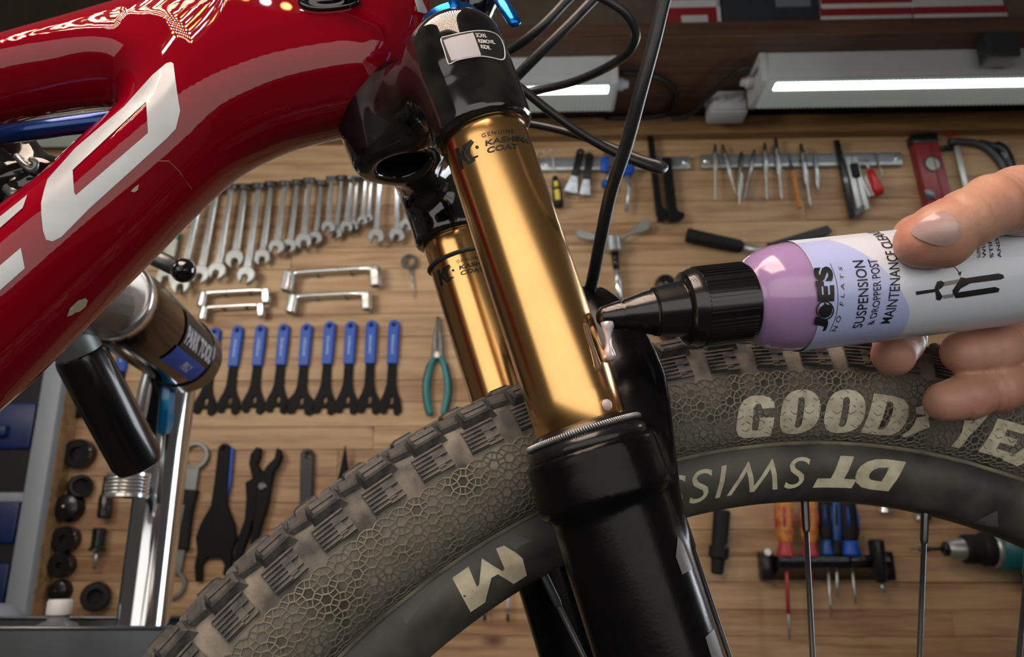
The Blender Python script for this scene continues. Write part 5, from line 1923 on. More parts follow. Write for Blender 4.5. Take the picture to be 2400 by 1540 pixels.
t, L = hang('tyre_lever', 'flat black bar with a hanging hole behind the tyre tread', 'lever', (722, 1052), (716, 1240), .004)
w = .0135
MB().prism(arc(0, -w, w, 180, 0, 10) + [(w, -L), (-w * .8, -L)], .002, -.008, .002, holes=[arc(.002, -w, w * .42, 0, 330, 10)]).build('bar', BPLAS, t, 30)
t, L = hang('centre_punch', 'dark pointed punch standing out behind the tyre tread', 'punch', (813, 1044), (806, 1200), .006)
MB().lathe([(0, 0), (.001, -.003), (.0085, -.05), (.0135, -.075), (.014, -L), (0, -L)], 14, 'Z', Matrix.Translation((0, -.013, 0))).build('body', CONE, t, True)

# column of press cups
RG = 'black press cups in a column beside the cabinet'
names = ['largest black press cup, top of the column by the white cabinet', 'tilted open black ring, second in the column by the white cabinet', 'wide domed black press cup, third in the column by the white cabinet', 'black press cup with small bore, fourth in the column by the white cabinet', 'notched black press cup, fifth in the column by the white cabinet', 'small domed black press cup just above the white bottle cap']
capring(186, 1064, 34, names[0], .5, group=RG)
capring(176, 1140, 26, names[1], .7, group=RG, tilt=38, dp=.03)
capring(160, 1190, 33, names[2], .0, group=RG, dp=.028)
capring(154, 1264, 29, names[3], .32, group=RG)
t = capring(145, 1325, 27, names[4], .28, group=RG)
MB().box((-.030, -.012, -.004), (-.020, -.002, .004), None, .001).build('notch', BPLAS, t, 30)
capring(138, 1385, 24, names[5], .0, group=RG)
capring(221, 1398, 31, 'black cup with wide bore beside the small domed cup', .55, group=RG, tilt=20, dp=.03)
for (a, b_, lab, mm) in (((262, 1118), (252, 1216), 'black splined freewheel remover behind the clamp handle', 0), ((243, 1238), (230, 1334), 'black freewheel remover with a thin steel guide pin', 1)):
    t, L = hang('freewheel_remover', lab, 'socket', a, b_, .004, 'freewheel removers')
    if mm:
        MB().lathe([(0, 0), (.011, 0), (.013, -.003), (.012, -L * .45), (.015, -L * .5), (.015, -L * .56), (0, -L * .56)], 12, 'Z', Matrix.Translation((0, -.014, 0))).build('body', BPLAS, t, 30)
        MB().tube([(0, -.014, -L * .5), (0, -.014, -L)], .0034, 8).build('pin', STEEL, t, True)
    else:
        MB().lathe([(0, 0), (.008, 0), (.009, -L * .4), (.013, -L * .5), (.013, -L * .95), (.010, -L), (0, -L)], 12, 'Z', Matrix.Translation((0, -.014, 0))).build('body', BPLAS, t, 30)

# ---------------------------------------------------------------- white drawer cabinet on the left
CW = mat('white_cabinet_paint', (.27, .31, .35), .5, var=.06, vscale=6)
YO = .07
c0 = wall(152, 845, YO); c1 = wall(24, 1440, YO)
xs = c0[0]
xw = wall(106, 845, YO)[0]
CAB = thing('drawer_cabinet', 'white cabinet with blue drawers at the end of the tool wall', 'cabinet', WM @ Vector((xs, 0, .0)), (0, 0, -DL))
wst = xs - xw
MB().box((-.9, -YO + .012, .002), (-.002, -.001, 1.98), None, .001).build('carcass', mat('cabinet_dark', (.012, .014, .017), .6), CAB, False)
MB().box((-wst, -YO, .002), (0, -YO + .03, 1.98), None, .003).build('stile', CW, CAB, 30)
MB().box((-.006, -YO + .02, .002), (.001, .0, 1.98), None, .001).build('side_panel', wood_mat('cabinet_side_pine', (.42, .28, .13), (.33, .20, .09), (.2, .11, .05)), CAB, False)
for py in (838, 1165):
    zr = wall(60, py, YO)[1]
    MB().box((-.9, -YO + .002, zr - .009), (-wst, -YO + .03, zr + .009), None, .002).build('rail', CW, CAB, 30)
DBLU = mat('blue_bin', (.003, .018, .10), .4, var=.1)
for (p0, p1) in ((942, 1052), (1172, 1275), (1320, 1420)):
    za, zb_ = wall(40, p0, YO)[1], wall(40, p1, YO)[1]
    d = MB().box((-.6, -YO + .004, zb_), (-wst - .006, -YO + .03, za), None, .006).build('drawer', DBLU, CAB, 30)
    MB().box((-.5, -YO - .012, zb_ + (za - zb_) * .25), (-wst - .05, -YO + .006, zb_ + (za - zb_) * .5), None, .005).build('handle', DBLU, d, 30)
q = wall(30, 1432, YO)
MB().lathe([(0, .07), (.02, .068), (.040, .05), (.050, .02), (.052, .0), (0, 0)], 24, 'Z', Matrix.Translation((q[0] - xs - .012, -YO - .02, q[1] - .055))).build('corner_guard', CW, CAB, True)
# ================================================================ REPAIR STAND
PO = at(336, 1452, .85)
STAND = thing('repair_stand', 'chrome bicycle repair stand with black clamp handle holding the red frame', 'repair stand', (PO[0], PO[1], 0))
SI = Matrix.Translation((-PO[0], -PO[1], 0))


def sl(px, py, d):
    return SI @ Vector(at(px, py, d))


PCH = mat('post_chrome', (.62, .65, .68), .10, 1.0, rvar=.05, vscale=20)
zt = at(432, 850, .85)[2]
MB().lathe([(0, .02), (.0265, .02), (.0265, zt + .02), (.02, zt + .04), (0, zt + .04)], 48, 'Z').build('post', PCH, STAND, 30, label='thick chrome post')
MB().lathe([(0, 0), (.24, 0), (.25, .006), (.24, .016), (.05, .022), (.03, .03)], 48, 'Z').build('base_plate', DSTEEL, STAND, 30)
# clamp barrel
A = sl(262, 700, .60); B = sl(432, 836, .80)
ax_ = (B - A).normalized()
q_ = ax_.to_track_quat('Z', 'Y').to_matrix().to_4x4()
LB = (B - A).length
CM = Matrix.Translation(A) @ q_
DCH = mat('ground_darkened_chrome', (.09, .08, .075), .12, 1.0, rvar=.05, vscale=20)  # chrome with the reflected dark ground put into its base colour
BAR = MB().lathe([(0, .0), (.0255, .0), (.0265, -.006), (.0305, -.007), (.0315, -.003), (.0315, .008), (.0300, .011), (.0335, .03), (.0345, LB * .85), (.0335, LB), (.030, LB + .006), (0, LB + .006)], 56, 'Z', CM).build('clamp_barrel', DCH, STAND, 30, label='dark chrome clamp barrel')
MB().lathe([(0, -.010), (.012, -.009), (.022, -.005), (.0262, .002)], 40, 'Z', CM).build('barrel_cap', mat('grey_cap', (.16, .165, .16), .45, .3, var=.1), STAND, True)
MB().lathe([(.0268, -.0085), (.0300, -.0095), (.0320, -.006), (.0325, .001), (.030, .004)], 48, 'Z', CM).build('barrel_ring', CHROME, STAND, True)
MB().lathe([(.0346, LB * .86), (.0362, LB * .87), (.0362, LB + .004), (.031, LB + .010), (0, LB + .010)], 48, 'Z', CM).build('end_cap', BPLAS, STAND, 30)


def barrel_patch(name, t0, t1, a0, a1, m, off=.0004, n=10):
    V = []
    for i in range(n + 1):
        for j in range(5):
            a = a0 + (a1 - a0) * i / n
            r_ = .0348 + off
            V.append(CM @ Vector((r_ * math.cos(a), r_ * math.sin(a), t0 + (t1 - t0) * j / 4)))
    Fc = [(i * 5 + j, (i + 1) * 5 + j, (i + 1) * 5 + j + 1, i * 5 + j + 1) for i in range(n) for j in range(4)]
    return mesh_obj(name, V, Fc, m, BAR, True)


# angle on the barrel that faces the camera
def facing(t_):
    c = CM @ Vector((0, 0, t_))
    d = (SI @ Vector(CAM)) - c
    l = CM.to_3x3().inverted() @ d
    return math.atan2(l.y, l.x)


fa = facing(LB * .6)
# which way round is upwards
up_ = 1 if (CM @ Vector((.0348 * math.cos(fa + .4), .0348 * math.sin(fa + .4), 0))).z > (CM @ Vector((.0348 * math.cos(fa - .4), .0348 * math.sin(fa - .4), 0))).z else -1
T0, T1 = LB * .38, LB * .84
barrel_patch('label_black', T0, T1 + .004, fa + up_ * .12, fa + up_ * 1.15, BLACKP, .0003)
barrel_patch('label_blue', T0 - .004, T1, fa - up_ * .42, fa + up_ * .10, BLUE, .0004)


def barrel_text(s, t0, t1, a0, a1, m, **kw):
    V, Fc = text_geo(s, 0, kw.get('bold', .02), 24, 6)
    P = []
    for x, y in V:
        a = a0 + (a1 - a0) * y
        P.append(CM @ Vector((.0355 * math.cos(a), .0355 * math.sin(a), t0 + (t1 - t0) * x)))
    mesh_obj('label_text', P, Fc, m, BAR, True)


LTX = mat('pale_label_print', (.55, .56, .60), .5)
barrel_text('PARK TOOL', T0 + .004, T1, fa + up_ * .24, fa + up_ * .72, LTX, bold=.05)
barrel_text('PRS-2', T0 + (T1 - T0) * .42, T0 + (T1 - T0) * .66, fa - up_ * .30, fa - up_ * .06, LTX)
# lever with black ball
a_, b_ = sl(300, 575, .60), sl(428, 634, .585)
MB().tube([a_, b_], .0066, 16).build('lever', mat('grey_lever', (.12, .125, .13), .35, .7), STAND, True)
c_ = sl(430, 634, .585)
MB().lathe([(.0092 * math.sin(R(k * 15)), -.0092 * math.cos(R(k * 15))) for k in range(13)], 24, 'Z', Matrix.Translation(c_)).build('ball_knob', BGLOSS, STAND, True, label='black ball knob')
# grey collar and black grip
a_, b_ = sl(150, 760, .56), sl(330, 1096, .60)
d_ = (b_ - a_)
HM = Matrix.Translation(a_) @ d_.normalized().to_track_quat('Z', 'Y').to_matrix().to_4x4()
LH = d_.length
MB().lathe([(0, -.02), (.0165, -.02), (.0165, .012), (.0160, .026), (0, .026)], 36, 'Z', HM).build('handle_collar', mat('cast_grey', (.20, .215, .215), .42, .6, var=.2, vscale=80), STAND, 30)
MB().lathe([(0, .022), (.0150, .022), (.0172, .024), (.0180, .028), (.0185, LH * .5), (.0185, LH - .008), (.0165, LH - .002), (.012, LH), (0, LH)], 40, 'Z', HM).build('handle_grip', mat('black_vinyl', (.004, .004, .005), .25, 0, .5), STAND, 30, label='black vinyl handle grip')
# link from barrel to the frame clamp
MB().tube([sl(235, 715, .58), sl(170, 700, .53), sl(120, 680, .47)], [.024, .021, .018], 20).build('clamp_jaw', DSTEEL, STAND, True)
MB().tube([sl(232, 735, .62), sl(190, 770, .60), sl(165, 800, .575)], [.012, .012, .014], 16).build('clamp_link', PCH, STAND, True)
MB().lathe([(0, 0), (.0205, 0), (.0205, .003)] + [(.0205 - (.0012 if k % 2 else 0), .003 + k * .0018) for k in range(11)] + [(.0205, .024), (0, .024)], 32, 'Z', Matrix.Translation(sl(296, 1166, .80) - Vector((0, 0, 0)))).build('height_knob', CHROME, STAND, 30)
MB().tube([sl(300, 1148, .80), sl(330, 1150, .85)], .009, 12).build('knob_bolt', DSTEEL, STAND, True)

# tools hanging at the stand
TBL = mat('clear_blue_handle', (.0, .22, .50), .15, 0, .5, trans=.25)
a_, b_ = Vector(at(392, 880, .79)), Vector(at(383, 1016, .79))
t = thing('screwdriver', 'screwdriver with clear bright blue handle hanging at the stand post', 'screwdriver', a_, (b_ - a_).normalized().to_track_quat('-Z', 'Y').to_euler())
L = (b_ - a_).length
MB().lathe([(0, -.004), (.006, -.005), (.0085, -.010), (.0085, -L * .86), (.0055, -L), (0, -L)], 6, 'Z').build('handle', TBL, t, 30)
MB().lathe([(0, .006), (.004, .005), (.0055, 0), (.004, -.005), (0, -.006)], 14, 'Z').build('ferrule', CHROME, t, True)
MB().tube([(0, 0, -L), (0, 0, -L * 2.2)], .0022, 8).build('blade', STEEL, t, True)
a_, b_ = Vector(at(350, 858, .76)), Vector(at(318, 1020, .76))
t = thing('tube_spanner', 'slim chrome tube hanging in front of the stand post beside the blue screwdriver', 'spanner', a_, (b_ - a_).normalized().to_track_quat('-Z', 'Y').to_euler())
L = (b_ - a_).length
MB().lathe([(0, .004), (.006, .003), (.007, -.004), (.005, -.008), (.0062, -.02), (.0066, -L * .6), (.0062, -L * 1.1), (0, -L * 1.1)], 16, 'Z').build('tube', CHROME, t, 30)
MB().lathe([(0, .012), (.003, .011), (.004, .006), (.003, .002), (0, .002)], 12, 'Z').build('bead', CHROME, t, True)
a_, b_ = Vector(at(366, 868, .775)), Vector(at(344, 1040, .775))
t = thing('flat_spanner', 'black flat spanner with thin blue edge between the chrome tube and the blue screwdriver', 'spanner', a_, (b_ - a_).normalized().to_track_quat('-Z', 'Y').to_euler())
L = (b_ - a_).length
MB().prism([(-.0035, 0), (.0055, 0), (.0075, -L), (-.0055, -L)], .002, -.002, .0008).build('bar', BPLAS, t, 30)
MB().prism([(-.006, -.012), (-.0035, -.012), (-.0052, -L), (-.0085, -L)], .0022, -.0024, .0).build('blue_edge', mat('sky_blue_edge', (.05, .28, .55), .3), t, False)

# ---------------------------------------------------------------- tray round the post
TZ = 1.331
TRM = mat('brushed_grey_metal', (.13, .145, .16), .36, .85, var=.25, vscale=14, rvar=.1)
x0, x1, y0, y1 = -.52, .14, .825 - PO[1], .955 - PO[1]
z0_, h = TZ - .075, .075
w = .0016
TR = MB().box((x0, y0, z0_), (x1, y1, z0_ + .002)).build('tool_tray', TRM, STAND, False, label='grey metal tool tray round the post')
MB().box((x0, y0 - w, z0_), (x1, y0, z0_ + h)).build('front_lip', TRM, TR, False)
MB().tube([(x0, y0 - w, z0_ + h), (x1, y0 - w, z0_ + h)], .0022, 10).build('front_bead', TRM, TR, True)
MB().box((x0, y1, z0_), (x1, y1 + w, z0_ + h)).build('back_lip', TRM, TR, False)
MB().tube([(x0, y1, z0_ + h), (x1, y1, z0_ + h)], .0022, 10).build('back_bead', TRM, TR, True)
MB().box((x1, y0, z0_), (x1 + w, y1, z0_ + h)).build('end_lip', TRM, TR, False)
MB().box((x0 - w, y0, z0_), (x0, y1, z0_ + h)).build('end_lip', TRM, TR, False)
# white capped bottle in the tray
q = at(137, 1445, .86)
bt = thing('small_bottle', 'small clear bottle with white screw cap standing in the metal tray', 'bottle', (q[0], q[1], TZ - .073))
zc = q[2] - (TZ - .073)
MB().lathe([(0, 0), (.026, 0), (.029, .004), (.029, zc - .022), (.020, zc - .008), (.011, zc - .004), (.011, zc + .004), (0, zc + .004)], 32, 'Z').build('bottle_body', mat('hazy_bottle', (.30, .33, .36), .25, trans=.6), bt, True)
MB().lathe([(0, zc + .002), (.0125, zc + .002), (.0130, zc + .004), (.0128, zc + .015), (.0115, zc + .0175), (0, zc + .018)], 28, 'Z').build('screw_cap', mat('white_cap_plastic', (.58, .60, .63), .45), bt, 30)

# ================================================================ CLEANER BOTTLE
TIP = np.array(at(1400, 746, .3105)); BASE = np.array(at(2412, 632, .336))
dv = Vector(BASE - TIP); LBT = dv.length
xa = dv.normalized()
ya = Vector(ray(1900, 690)).normalized()
ya = (ya - xa * ya.dot(xa)).normalized()          # away from the camera
za = xa.cross(ya).normalized()
if za.z < 0:
    za = -za
    ya = za.cross(xa)
TM = Matrix.Translation(Vector(TIP)) @ Matrix((xa, ya, za)).transposed().to_4x4()
BT = thing('squeeze_bottle', 'squeeze bottle of purple suspension cleaner with white label and black nozzle', 'bottle', TM.translation, TM.to_euler())
k = 1.0
mm = .001


def bx_(px, py=None):
    """axial position of a pixel column along the bottle's middle line"""
    py = 746 + (px - 1400) * (632 - 746) / (2412 - 1400) if py is None else py
    r = Vector(ray(px, py)); o = Vector(CAM) - Vector(TIP)
    n_ = ya
    t_ = -(o.dot(n_)) / r.dot(n_)
    return (o + r * t_).dot(xa)


XC0, XC1 = bx_(1598), bx_(1748)
XS, XL, XE = bx_(1742), bx_(1852), bx_(2392)
RB = .0224
NZ = mat('nozzle_black', (.006, .006, .007), .24, 0, .35, rvar=.06, vscale=60)
nz = MB().lathe([(0, -.0005), (.0022, .0), (.0042, .0018), (.0050, .0050), (.0058, .0085), (.0060, .0095), (.0054, .0098), (.0056, .0106), (.0062, .0112), (.0092, XC0 * .64), (.0096, XC0 * .648), (.0094, XC0 * .668), (.0098, XC0 * .675), (.0118, XC0 + .004), (0, XC0 + .004)], 56, 'X').build('nozzle', NZ, BT, 35, label='black conical nozzle')
capb = MB()
rc_ = .0158
capb.lathe([(0, XC0), (.0128, XC0), (.0146, XC0 + .001), (rc_ * .985, XC0 + .004), (rc_, XC0 + .0055), (rc_, XC1 - .002), (rc_ * .98, XC1), (0, XC1)], 72, 'X')
for i in range(60):
    if i % 10 in (8,):
        continue
    a = 2 * math.pi * i / 60
    c_, s_ = math.cos(a), math.sin(a)
    M_ = Matrix(((1, 0, 0, 0), (0, c_, -s_, 0), (0, s_, c_, 0), (0, 0, 0, 1)))
    capb.box((XC0 + .0062, -.00040, rc_ - .0004), (XC1 - .0014, .00040, rc_ + .00055), M_)
capb.build('cap', NZ, BT, 35, label='ribbed black cap')
PUR = mat('purple_cleaner', (.40, .26, .50), .16, 0, .6, sss=.0, var=.12, vscale=25)
pp = PUR.node_tree.nodes['Principled BSDF']
pp.inputs['Subsurface Weight'].default_value = .6
pp.inputs['Subsurface Radius'].default_value = (.006, .004, .008)
pp.inputs['Subsurface Scale'].default_value = 1.0
body = [(0, XS - .004), (.0120, XS - .004), (.0130, XS + .0005), (.0170, XS + .003), (.0198, XS + .0075), (.0215, XS + .013), (.0222, XL), (.02235, XL + .004), (.0223, XE - .006), (.0216, XE - .0015), (.0200, XE + .0005), (.012, XE + .001), (0, XE - .001)]
MB().lathe(body, 72, 'X').build('body', PUR, BT, True, label='purple liquid showing through the shoulder')
LAB = mat('label_white', (.64, .70, .80), .32, 0, .3)
LIL = mat('label_lilac', (.44, .51, .84), .32, 0, .3)


def lab_pt(x, ph, off=.0):
    r_ = RB + .0002 + off
    return (x, -r_ * math.cos(ph), r_ * math.sin(ph))


n = 96
XR = bx_(2352)
Vv = []
for x in (XL, XL + .02, XL + .05, XR):
    for i in range(n):
        Vv.append(lab_pt(x, 2 * math.pi * i / n))
LBL = mesh_obj('label', Vv, [(j * n + i, j * n + (i + 1) % n, (j + 1) * n + (i + 1) % n, (j + 1) * n + i) for j in range(3) for i in range(n)], LAB, BT, True, label='white wrap round label')


def lab_uv(px, py):
    """(x, angle) on the bottle of a pixel"""
    r = TM.to_3x3().inverted() @ Vector(ray(px, py)); o = TM.inverted() @ Vector(CAM)
    a = r.y ** 2 + r.z ** 2; b = o.y * r.y + o.z * r.z; c = o.y ** 2 + o.z ** 2 - RB ** 2
    D = b * b - a * c
    t_ = (-b - math.sqrt(max(D, 0))) / a
    p = o + r * t_
    return p.x, math.atan2(p.z, -p.y)


def lab_poly(name, loops, m, off=.0002, uv=False, nx=10, ny=10):
    if not uv:
        loops = [[lab_uv(*p) for p in lp] for lp in loops]
    loops = [[(x, ph * RB) for x, ph in lp] for lp in loops]
    V, Fc = poly_geo(loops, nx, ny)
    o = mesh_obj(name, [lab_pt(x, y / RB, off) for x, y in V], Fc, m, LBL, True)
    me = o.data
    if sum(p.normal.dot(Vector((0, p.center.y, p.center.z))) for p in me.polygons) < 0:
        me.flip_normals()
    return o


# lilac field with wavy edge
xl = XL + .0002
xq = bx_(2068)
edge = []
for i in range(25):
    ph = R(-112) + R(178) * i / 24
    f_ = i / 24
    xx = xl + (bx_(2066) - XL) * (1 - .12 * f_ - .92 * max(0, f_ - .45) ** 1.25 * 1.25)
    edge.append((max(xx, xl + .0005), ph))
lab_poly('label_field', [[(xl, R(-112))] + edge + [(xl, edge[-1][1])]], LIL, .00012, True, 10, 24)


def lab_text(s, q, m=BLACKP, off=.00026, **kw):
    """q: pixels of text start baseline, end baseline, end top, start top"""
    V, Fc = text_geo(s, kw.get('shear', 0), kw.get('bold', 0), kw.get('nx', 24), 3, kw.get('space', 1))
    qs = np.array([lab_uv(*p) for p in q])
    a, b = V[:, 0:1], V[:, 1:2]
    S = qs[0] * (1 - a) * (1 - b) + qs[1] * a * (1 - b) + qs[2] * a * b + qs[3] * (1 - a) * b
    o = mesh_obj('label_text', [lab_pt(x, ph, off) for x, ph in S], Fc, m, LBL, True)
    me = o.data
    if sum(p.normal.dot(Vector((0, p.center.y, p.center.z))) for p in me.polygons) < 0:
        me.flip_normals()


lab_text('J', ((1932, 776), (1944, 749), (1910, 741), (1902, 770)), bold=.06)
lab_text("E'S", ((1954, 706), (1947, 625), (1901, 628), (1914, 707)), bold=.06)
lab_text('NO FLATS', ((1958, 775), (1972, 628), (1964, 626), (1948, 774)), space=1.7)
lab_text('SUSPENSION', ((2018, 766), (2022, 611), (1996, 613), (1996, 768)), bold=.008, space=1.02)
lab_text('& DROPPER POST', ((2046, 758), (2054, 608), (2032, 610), (2031, 762)), bold=.006)
lab_text('MAINTENANCE CLEANER', ((2084, 756), (2050, 533), (2026, 536), (2061, 757)), bold=.008, nx=40)
for i, (s, x) in enumerate((('AND', 2336), ('STIR', 2318), ('WIPE', 2301), ('SUSPENSION', 2288))):
    lab_text(s, ((x + 9, 604 - 0), (x + 2, 560), (x - 5, 562), (x + 1, 606)), bold=.01)
# rider head mark inside the O, underline arc
cx, cy = 1932, 727
lab_poly('label_ring', [[(cx + 25 * math.cos(a) * .86, cy + 22 * math.sin(a)) for a in [i * .2618 for i in range(24)]], [(cx + 21.5 * math.cos(a) * .86, cy + 19 * math.sin(a)) for a in [i * .2618 for i in range(24)]]], BLACKP, .00026, nx=6, ny=6)
lab_poly('label_mark', [[(1921, 742), (1916, 732), (1921, 720), (1931, 712), (1930, 707), (1938, 714), (1947, 712), (1949, 722), (1948, 734), (1940, 742), (1930, 745)]], BLACKP, .00026, nx=6, ny=6)


def lab_line(pts, r=.00012, nm='label_line'):
    P = [Vector(lab_pt(*lab_uv(*p), .00012)) for p in spline(pts, 5)]
    MB().tube(P, r, 5).build(nm, BLACKP, LBL, True)


lab_line([(1944, 776), (1958, 740), (1963, 700), (1958, 655), (1945, 619)])
lab_line([(2122, 562), (2113, 581), (2160, 602), (2205, 620), (2230, 622), (2248, 612), (2256, 600)])
lab_line([(2228, 622), (2240, 630), (2248, 641)], .00014)
lab_poly('label_arrow', [[(2244, 640), (2249, 648), (2252, 636)]], BLACKP, .00026, nx=2, ny=2)
# fork drawing
for P in ([(2145, 683), (2189, 677), (2190, 684), (2146, 691)], [(2189, 675), (2195, 660), (2205, 658), (2212, 664), (2208, 672), (2198, 680), (2205, 690), (2208, 695), (2202, 703), (2193, 702), (2192, 692)],
          [(2250, 650), (2262, 652), (2338, 641), (2349, 644), (2352, 651), (2344, 655), (2272, 664), (2250, 676), (2240, 690), (2232, 690), (2231, 680), (2242, 664)],
          [(2232, 688), (2248, 684), (2330, 672), (2341, 676), (2338, 684), (2252, 697), (2238, 698)]):
    lab_poly('label_drawing', [P], BLACKP, .00026, nx=4, ny=4)
GRT = mat('grey_gradient_print', (.22, .22, .23), .4)
for P in ([(2208, 661), (2249, 654), (2250, 663), (2209, 671)], [(2209, 691), (2232, 688), (2233, 696), (2210, 699)]):
    lab_poly('label_drawing', [P], GRT, .00024, nx=4, ny=4)

# ================================================================ LIQUID
LIQ = mat('pale_lilac_drop', (.86, .80, .88), .06, 0, .4, trans=.58, ior=1.36)
d0 = at(1425, 768, .3085)
d1 = at(1427, 852, .3085)
hgt = float(d0[2] - d1[2])
dr = MB().lathe([(.0030, .0018), (.0020, -.0010), (.0014, -hgt * .20), (.00110, -hgt * .42), (.0014, -hgt * .58), (.0022, -hgt * .72), (.00265, -hgt * .84), (.0024, -hgt * .93), (.0012, -hgt * .99), (0, -hgt * 1.005)], 28, 'Z').build('hanging_drop', LIQ, None, True)
dr.location = d0
tag(dr, 'milky drop stretching down from the tip of the black nozzle', 'drop')
sf = stan_fn(-1)


def bead(px, py, rad, label, name='droplet', st=(1, 1)):
    P = trace([px], [py], sf)[0]
    n_ = grad(sf, P)
    z_ = Vector(n_)
    x_ = z_.cross(Vector((0, 0, 1))).normalized()
    y_ = z_.cross(x_)
    M_ = BM @ Matrix.Translation(Vector(P)) @ Matrix((x_ * st[0], y_ * st[1], z_)).transposed().to_4x4()
    o = MB().lathe([(rad * .9, -.0002), (rad, rad * .18), (rad * .93, rad * .45), (rad * .7, rad * .72), (rad * .35, rad * .88), (0, rad * .92)], 24, 'Z').build(name, LIQ, None, True)
    o.matrix_world = M_
    return tag(o, label, 'drop')


bead(1421, 950, .0023, 'round white bead of cleaner low on the near gold tube')
bead(1423, 980, .0005, 'tiny bead of cleaner right above the fork seal')
# run of cleaner down the tube
mb = MB()
pts = [(1368, 757, .0004), (1372, 764, .0010), (1380, 790, .0011), (1388, 815, .0010), (1395, 838, .0012), (1400, 855, .0015), (1401, 866, .0011), (1400, 872, .0003)]
Ps = trace([p[0] for p in pts], [p[1] for p in pts], sf)
Gs = grad(sf, Ps)
P = [Vector(BM @ Vector(p)) for p in Ps]
P = [Vector(p) for p in spline(P, 4)]
rr = np.interp(np.linspace(0, len(pts) - 1, len(P)), range(len(pts)), [p[2] for p in pts])
o = MB().tube(P, list(rr), 14).build('liquid_run', mat('clear_run', (.95, .90, .86), .03, trans=.97, ior=1.36), None, True)
tag(o, 'clear run of cleaner trickling down the near gold tube', 'drop')

# ================================================================ HAND
def A3(px, py, d):
    return np.array(at(px, py, d))


def chain(x, y, z, pts):
    out = None
    for (a, ra), (b, rb) in zip(pts[:-1], pts[1:]):
        c = capsule(x, y, z, a, b, ra, rb)
        out = c if out is None else smin(out, c, .004)
    return out


TH_ = [(A3(2152, 566, .3010), .0086), (A3(2200, 545, .2985), .0103), (A3(2262, 515, .2985), .0106), (A3(2325, 482, .3030), .0112), (A3(2385, 470, .3120), .0128), (A3(2460, 490, .330), .0165), (A3(2540, 560, .350), .022)]
THT = [(A3(2160, 578, .3015), .0074), (A3(2215, 575, .3000), .0086)]
IX = [(A3(2094, 832, .3490), .0094), (A3(2108, 796, .3600), .0104), (A3(2122, 720, .3760), .0108), (A3(2132, 630, .3840), .0110), (A3(2152, 560, .3850), .0112), (A3(2230, 525, .3850), .0116), (A3(2400, 500, .3850), .0140), (A3(2560, 545, .380), .0200)]
MD = [(A3(2258, 826, .3440), .0094), (A3(2320, 818, .3480), .0106), (A3(2385, 800, .3560), .0110), (A3(2460, 770, .3700), .0118), (A3(2560, 690, .3800), .018)]
RGF = [(A3(2214, 942, .3400), .0086), (A3(2266, 930, .3420), .0093), (A3(2330, 912, .3470), .0100), (A3(2410, 890, .3550), .0106), (A3(2490, 830, .3680), .0120), (A3(2580, 720, .3780), .018)]
PALM = [(A3(2500, 560, .352), .026), (A3(2600, 640, .362), .034), (A3(2720, 700, .372), .036), (A3(2960, 800, .40), .034)]


def hand_fn(x, y, z):
    th = smin(chain(x, y, z, TH_), chain(x, y, z, THT), .005)
    f1 = chain(x, y, z, IX)
    f2 = chain(x, y, z, MD)
    f3 = chain(x, y, z, RGF)
    pl = chain(x, y, z, PALM)
    d = smin(th, pl, .016)
    fing = smin(smin(f1, f2, .0022), f3, .0022)
    d = smin(d, smin(fing, pl, .012), .006)
    for p, n_, rd_, wd_, dp in CRS:                 # skin creases at the joints
        ex, ey, ez = x - p[0], y - p[1], z - p[2]
        s_ = ex * n_[0] + ey * n_[1] + ez * n_[2]
        rr_ = np.sqrt(ex * ex + ey * ey + ez * ez)
        d = d + dp * np.exp(-(s_ / wd_) ** 2) * np.clip((rd_ * 1.6 - rr_) / (rd_ * .4), 0, 1)
    return d


CRS = []


def crease(ch, i, f, dp=.0007, wd=.0010, skew=0):
    """groove across finger ch between joints i and i + 1"""
    a, b = ch[i][0], ch[i + 1][0]
    p = a + (b - a) * f
    n_ = (b - a) / np.linalg.norm(b - a)
    CRS.append((p, n_, ch[i][1], wd, dp))


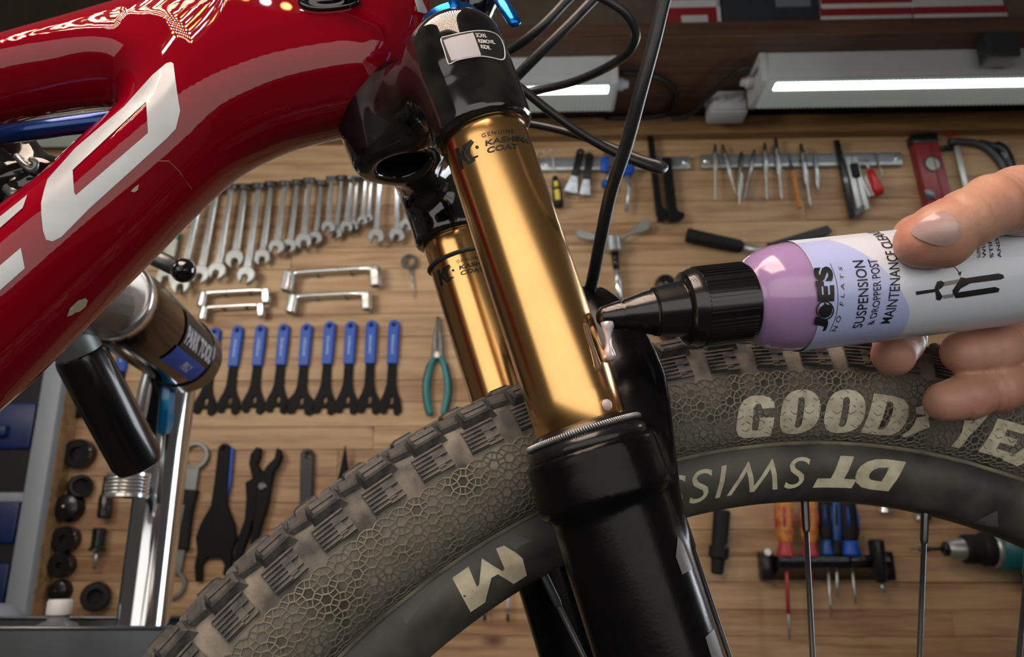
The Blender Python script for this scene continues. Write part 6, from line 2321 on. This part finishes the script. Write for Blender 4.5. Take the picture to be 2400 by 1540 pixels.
crease(RGF, 0, .62); crease(RGF, 1, .55, .0009); crease(RGF, 1, .80, .0005); crease(RGF, 2, .7, .0006)
crease(MD, 0, .75, .0006); crease(MD, 1, .5, .0008); crease(MD, 1, .7, .0005)
crease(IX, 0, .9, .0006)
crease(TH_, 1, .72, .0005, .0008); crease(TH_, 2, .1, .0004, .0007); crease(TH_, 2, .75, .0005); crease(TH_, 3, .05, .0006); crease(TH_, 3, .35, .0005); crease(TH_, 3, .7, .0005)
V, Fc = nets(hand_fn, (.145, .245, 1.355), (.36, .50, 1.66), 0.0015)
SKIN = mat('skin', (.50, .28, .20), .45, col2=(.42, .18, .13), vscale=38, bump=.55, bscale=330, sss=.18)
HAND = mesh_obj('person', V, Fc, SKIN, None, True)
tag(HAND, 'bare hand gripping the purple bottle, thumb on top and three fingertips below', 'person')
# thumb nail: curved plate seated on the thumb's back
def trace_w(px, py, fn, d0=.22, steps=50):
    px = np.asarray(px, float); py = np.asarray(py, float)
    x = (px - 1200) / F; y = (770 - py) / F
    rw = np.stack([x, math.cos(TH) - y * math.sin(TH), math.sin(TH) + y * math.cos(TH)], -1)
    rw = rw / np.linalg.norm(rw, axis=-1, keepdims=True)
    t = np.full(px.shape, d0)
    for _ in range(steps):
        P = CAM + rw * t[..., None]
        t = t + np.clip(fn(P[..., 0], P[..., 1], P[..., 2]), -.02, .02) * .95
    return CAM + rw * t[..., None]


nail = [(2136, 545), (2150, 528), (2176, 510), (2206, 496), (2218, 497), (2230, 508), (2244, 524), (2251, 540), (2246, 556), (2234, 570), (2216, 577), (2196, 575), (2172, 567), (2150, 558)]
V, Fc = poly_geo([[tuple(p) for p in spline(nail, 3, True)]], 12, 12)
P = trace_w(V[:, 0], V[:, 1], hand_fn)
dd = np.array([min(math.hypot((v[0] - 2193) / 60, (v[1] - 537) / 42), 1) for v in V])
P = P + grad(hand_fn, P) * (.0002 + .0009 * (1 - dd[:, None] ** 3))
NAILM = mat('nail', (.46, .33, .31), .25, 0, .3, col2=(.38, .24, .26), vscale=60, sss=.1)
o = mesh_obj('thumb_nail', P, Fc, NAILM, HAND, True, label='pinkish thumb nail')
if sum(p.normal.dot(Vector(CAM) - p.center) for p in o.data.polygons) < 0:
    o.data.flip_normals()
